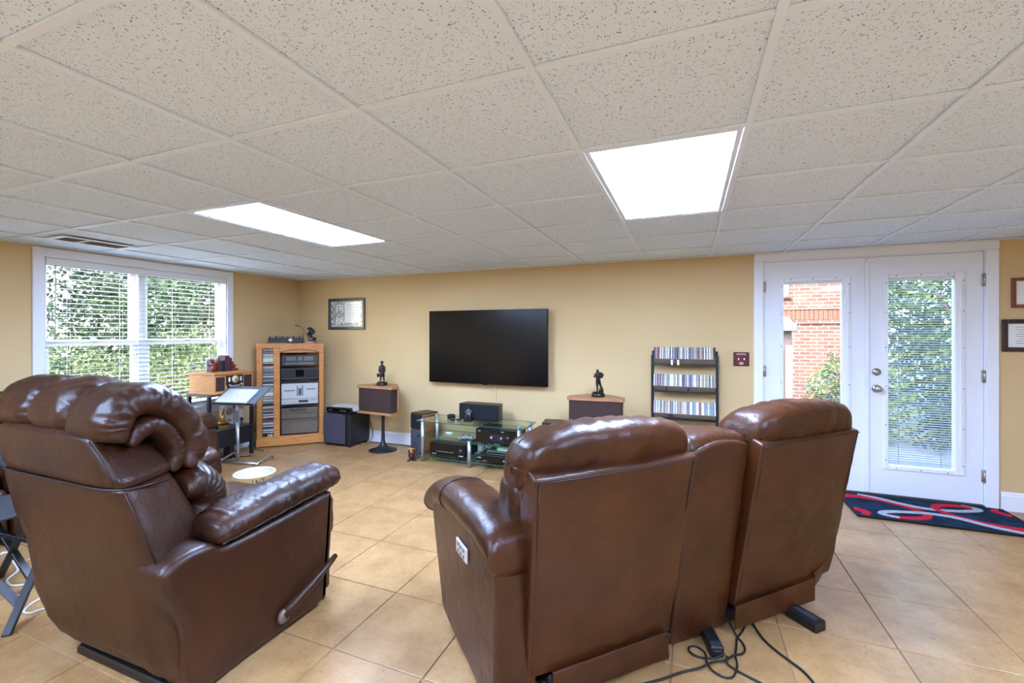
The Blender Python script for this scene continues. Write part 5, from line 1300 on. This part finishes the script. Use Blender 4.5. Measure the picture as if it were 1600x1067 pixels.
cord('white_cable', [(-3.30, 1.36, .005), (-3.177, 1.281, .005), (-3.15, 1.235, .005), (-3.113, 1.196, .005), (-3.083, 1.182, .005), (-3.047, 1.19, .005), (-3.038, 1.219, .005), (-3.0, 1.30, .005)], 'white cord loop on the tiles close to the recliner', WCORD, .005)
# folding chair at the left edge
fc = empty('folding_chair', 'black folding chair with crossed legs at the left edge of the photo', 'folding chair', (-3.3, 1.3, 0))
def bar(a, b, w_=.034, d=.018):
    a, b = Vector(a) - fc.location, Vector(b) - fc.location; L = (b - a).length; q = (b - a).to_track_quat('Z', 'Y')
    return MB().box((0, 0, L / 2), (w_, d, L), .003, Matrix.Translation(a) @ q.to_matrix().to_4x4())
bar((-2.925, 1.06, 0), (-3.23, 1.37, .36)).build('leg', BLACKM, fc)
bar((-3.66, 1.30, 0), (-3.36, 1.32, .42)).build('leg', BLACKM, fc)
bar((-3.80, 1.28, .42), (-3.38, 1.34, .0)).build('leg', BLACKM, fc)
bar((-3.28, 1.12, .40), (-3.30, 1.66, .0)).build('leg', BLACKM, fc)
bar((-3.0, 1.135, .085), (-3.62, 1.22, .10)).build('stretcher', mat('grey_bar', (84, 88, 94), .5), fc)
MB().box((-.24, .06, .43), (.46, .40, .02), .006).build('seat', mat('mesh_fabric', (46, 48, 50), .8), fc)
bar((-3.74, 1.2, .43), (-3.80, 1.2, .80)).build('back_post', BLACKM, fc)
bar((-3.74, 1.54, .43), (-3.80, 1.54, .80)).build('back_post', BLACKM, fc)
MB().box((-.49, .07, .70), (.015, .34, .18), .004).build('backrest', MATS['mesh_fabric'], fc)

# ------------------------------------------------------------------ outside
LEAF1 = m_leaf('leaf_mid', (28, 42, 26), (54, 70, 44), (100, 112, 76))
LEAF2 = m_leaf('leaf_light', (44, 58, 34), (84, 98, 58), (140, 144, 104))
LEAF3 = m_leaf('leaf_dark', (22, 34, 26), (40, 54, 40), (68, 82, 60))
BARK = mat('bark', (84, 68, 56), .9, noise_amt=.25, nscale=12)
gr = struct(MB().box((-2, 4, -.40), (60, 50, .3)).build('ground', m_leaf('lawn', (62, 72, 44), (90, 98, 62), (116, 120, 84))))
struct(MB().box((-6.45, 2.5, -.21), (2.4, 9, .1)).build('bounce_patio', mat('concrete', (160, 158, 154), .9, noise_amt=.06)))  # slab added to bounce daylight up to the ceiling
struct(MB().box((2.4, 6.6, -.21), (8, 3.3, .1)).build('added_patio_back', mat('painted_shade_concrete', (92, 98, 104), .9, noise_amt=.1)))  # slab added for bounce; bluish shade is put into its dark colour
def foliage(cx_, cy_, cz, rx, ry, rz_, n, size, seed):
    rnd = random.Random(seed); vs_ = []; fs = []
    for i in range(n):
        while True:
            x, y, z = rnd.uniform(-1, 1), rnd.uniform(-1, 1), rnd.uniform(-1, 1); r2 = x * x + y * y + z * z
            if .18 < r2 < 1: break
        lump = 1 + .28 * noise.noise(Vector((x * 2.3 + seed, y * 2.3, z * 2.3)))
        if noise.noise(Vector((x * 4 + seed, y * 4, z * 4 + 3))) < -.12: continue
        c_ = Vector((cx_ + x * rx * lump, cy_ + y * ry * lump, max(-.2, cz + z * rz_ * lump)))
        a = Vector((rnd.gauss(0, 1), rnd.gauss(0, 1), rnd.gauss(0, .6))).normalized(); b = a.orthogonal().normalized()
        b = Matrix.Rotation(rnd.uniform(0, 6.28), 3, a) @ b; s_ = size * rnd.uniform(.6, 1.3)
        o = len(vs_); d = a.cross(b)
        vs_ += [c_ - b * s_, c_ + d * s_ * .45, c_ + b * s_, c_ - d * s_ * .45]; fs.append((o, o + 1, o + 2, o + 3))
    return vs_, fs
def plant(name, label, cat, c, r, n, size, m, trunk=None, seed=1):
    t = empty(name, label, cat, (c[0], c[1], -.25))
    v_, f_ = foliage(0, 0, c[2] + .25, r[0], r[1], r[2], n, size, seed)
    tag(MB().add(v_, f_).build('foliage', m, t), kind='stuff')
    h_ = trunk or max(.3, c[2])
    MB().tube([(0, 0, 0), (.03, .02, h_ * .5), (0, .05, h_ + .2)], [.10 if trunk else .04, .08 if trunk else .03, .05 if trunk else .02], 8).build('trunk', BARK, t)
    for i in range(4):
        a = i * 1.6; MB().tube([(0, .03, h_ * .7), (math.cos(a) * r[0] * .3, math.sin(a) * r[1] * .3, h_ + .2), (math.cos(a) * r[0] * .6, math.sin(a) * r[1] * .6, h_ + .25 + r[2] * .4)], [.04, .03, .015] if trunk else [.02, .015, .01], 6).build('branch', BARK, t)
    return t
plant('garden_bush', 'light green leafy bush close outside the right half of the window', 'bush', (-7.4, 4.9, .55), (1.2, 1.2, .95), 15000, .036, LEAF2, None, 3)
plant('garden_bush', 'pale green bush outside the middle of the window', 'bush', (-7.9, 3.35, .45), (1.2, .9, .85), 12000, .036, LEAF2, None, 5)
plant('garden_bush', 'darker green low bush outside the left half of the window', 'bush', (-8.2, 1.9, .55), (1.3, 1.4, .85), 13000, .04, LEAF1, None, 7)
plant('shade_tree', 'dense green tree behind the bushes left of the window centre', 'tree', (-13, 3.2, .9), (2.6, 2.6, 1.5), 14000, .075, LEAF1, 2.0, 11)
plant('shade_tree', 'broad light green tree seen through the right window half', 'tree', (-12.5, 8.3, 1.9), (2.4, 2.6, 2.0), 16000, .075, LEAF1, 2.6, 13)
plant('shade_tree', 'tall dark tree with thin crown seen through the left window half', 'tree', (-15.5, 4.6, 3.3), (2.4, 3.2, 1.9), 5000, .075, LEAF3, 4.5, 17)
plant('shade_tree', 'wide green tree at the left edge of the window view', 'tree', (-13.5, 0.6, .9), (2.8, 3.0, 1.3), 14000, .08, LEAF1, 1.6, 19)
plant('shade_tree', 'far dark green tree behind the right window half', 'tree', (-18, 11.5, 2.8), (4.0, 4.5, 3.0), 14000, .11, LEAF3, 3.4, 23)
# brick house seen through the doors
bh_ = empty('brick_house', 'pink brick house wall with soldier course band seen through the left door', 'house', (1.6, 11.5, -.25))
BR = m_brick()
MB().box((-1.2, .15, 2.6), (6.0, .3, 5.2)).build('wall', BR, bh_)
MB().box((-1.2, -.02, 1.90), (6.04, .05, .075), .004).build('band_ledge', BR, bh_)
MB().box((-1.2, -.02, 2.20), (6.04, .05, .075), .004).build('band_ledge', BR, bh_)
sol = None
for i in range(70):
    l = (-4.15 + i * .085, -.012, 2.05)
    if sol is None: sol = MB().box((0, 0, 0), (.074, .03, .21), .003).build('soldier_brick', mat('soldier_brick', (118, 74, 62), .9, noise_amt=.12), bh_, l)
    else: share(sol, 'soldier_brick', bh_, l)
wn = MB().box((-.02, -.03, 2.98), (.9, .10, 1.0), .01).build('window_frame', WHITE, bh_)
MB().box((-.02, -.085, 2.98), (.66, .01, .76)).build('window_pane', mat('far_pane', (150, 170, 190), .1), wn)
MB().box((-.02, -.05, 2.45), (1.0, .14, .05), .005).build('window_ledge', BR, bh_)
sh = empty('garden_shed', 'dark lean-to with pale post and roof cap in front of the brick house', 'shed', (1.22, 9.2, -.25))
MB().box((0, .4, .85), (.92, .8, 1.68), .01).build('body', mat('dark_siding', (86, 72, 72), .85, noise_amt=.1), sh)
MB().box((.0, .36, 1.75), (1.04, .98, .13), .01).build('roof_cap', mat('roof_grey', (96, 88, 92), .7), sh)
MB().prism([(-.1, 1.81), (.85, 1.81), (.375, 1.95)], 0, -.48, .48).build('roof_ridge', mat('roof_pale', (186, 180, 178), .7), sh)
MB().box((.40, -.10, .72), (.10, .10, 1.44), .008).build('post', mat('pale_post', (176, 136, 120), .7), sh)
plant('garden_bush', 'flowering yellow green bush in front of the brick house', 'bush', (2.28, 8.1, .35), (.62, .6, .80), 9000, .034, LEAF2, None, 29)
plant('shade_tree', 'leafy green tree filling the view through the right door', 'tree', (4.4, 9.6, 1.7), (1.45, 1.5, 2.1), 18000, .05, LEAF1, 1.8, 31)
plant('shade_tree', 'dark green tree behind the leafy one outside the right door', 'tree', (6.6, 12.8, 2.0), (3.0, 2.0, 3.2), 15000, .09, LEAF3, 2.6, 37)
plant('garden_bush', 'low shaded hedge below the tree outside the right door', 'bush', (4.0, 7.6, .10), (1.2, .8, .5), 7000, .04, LEAF3, None, 41)
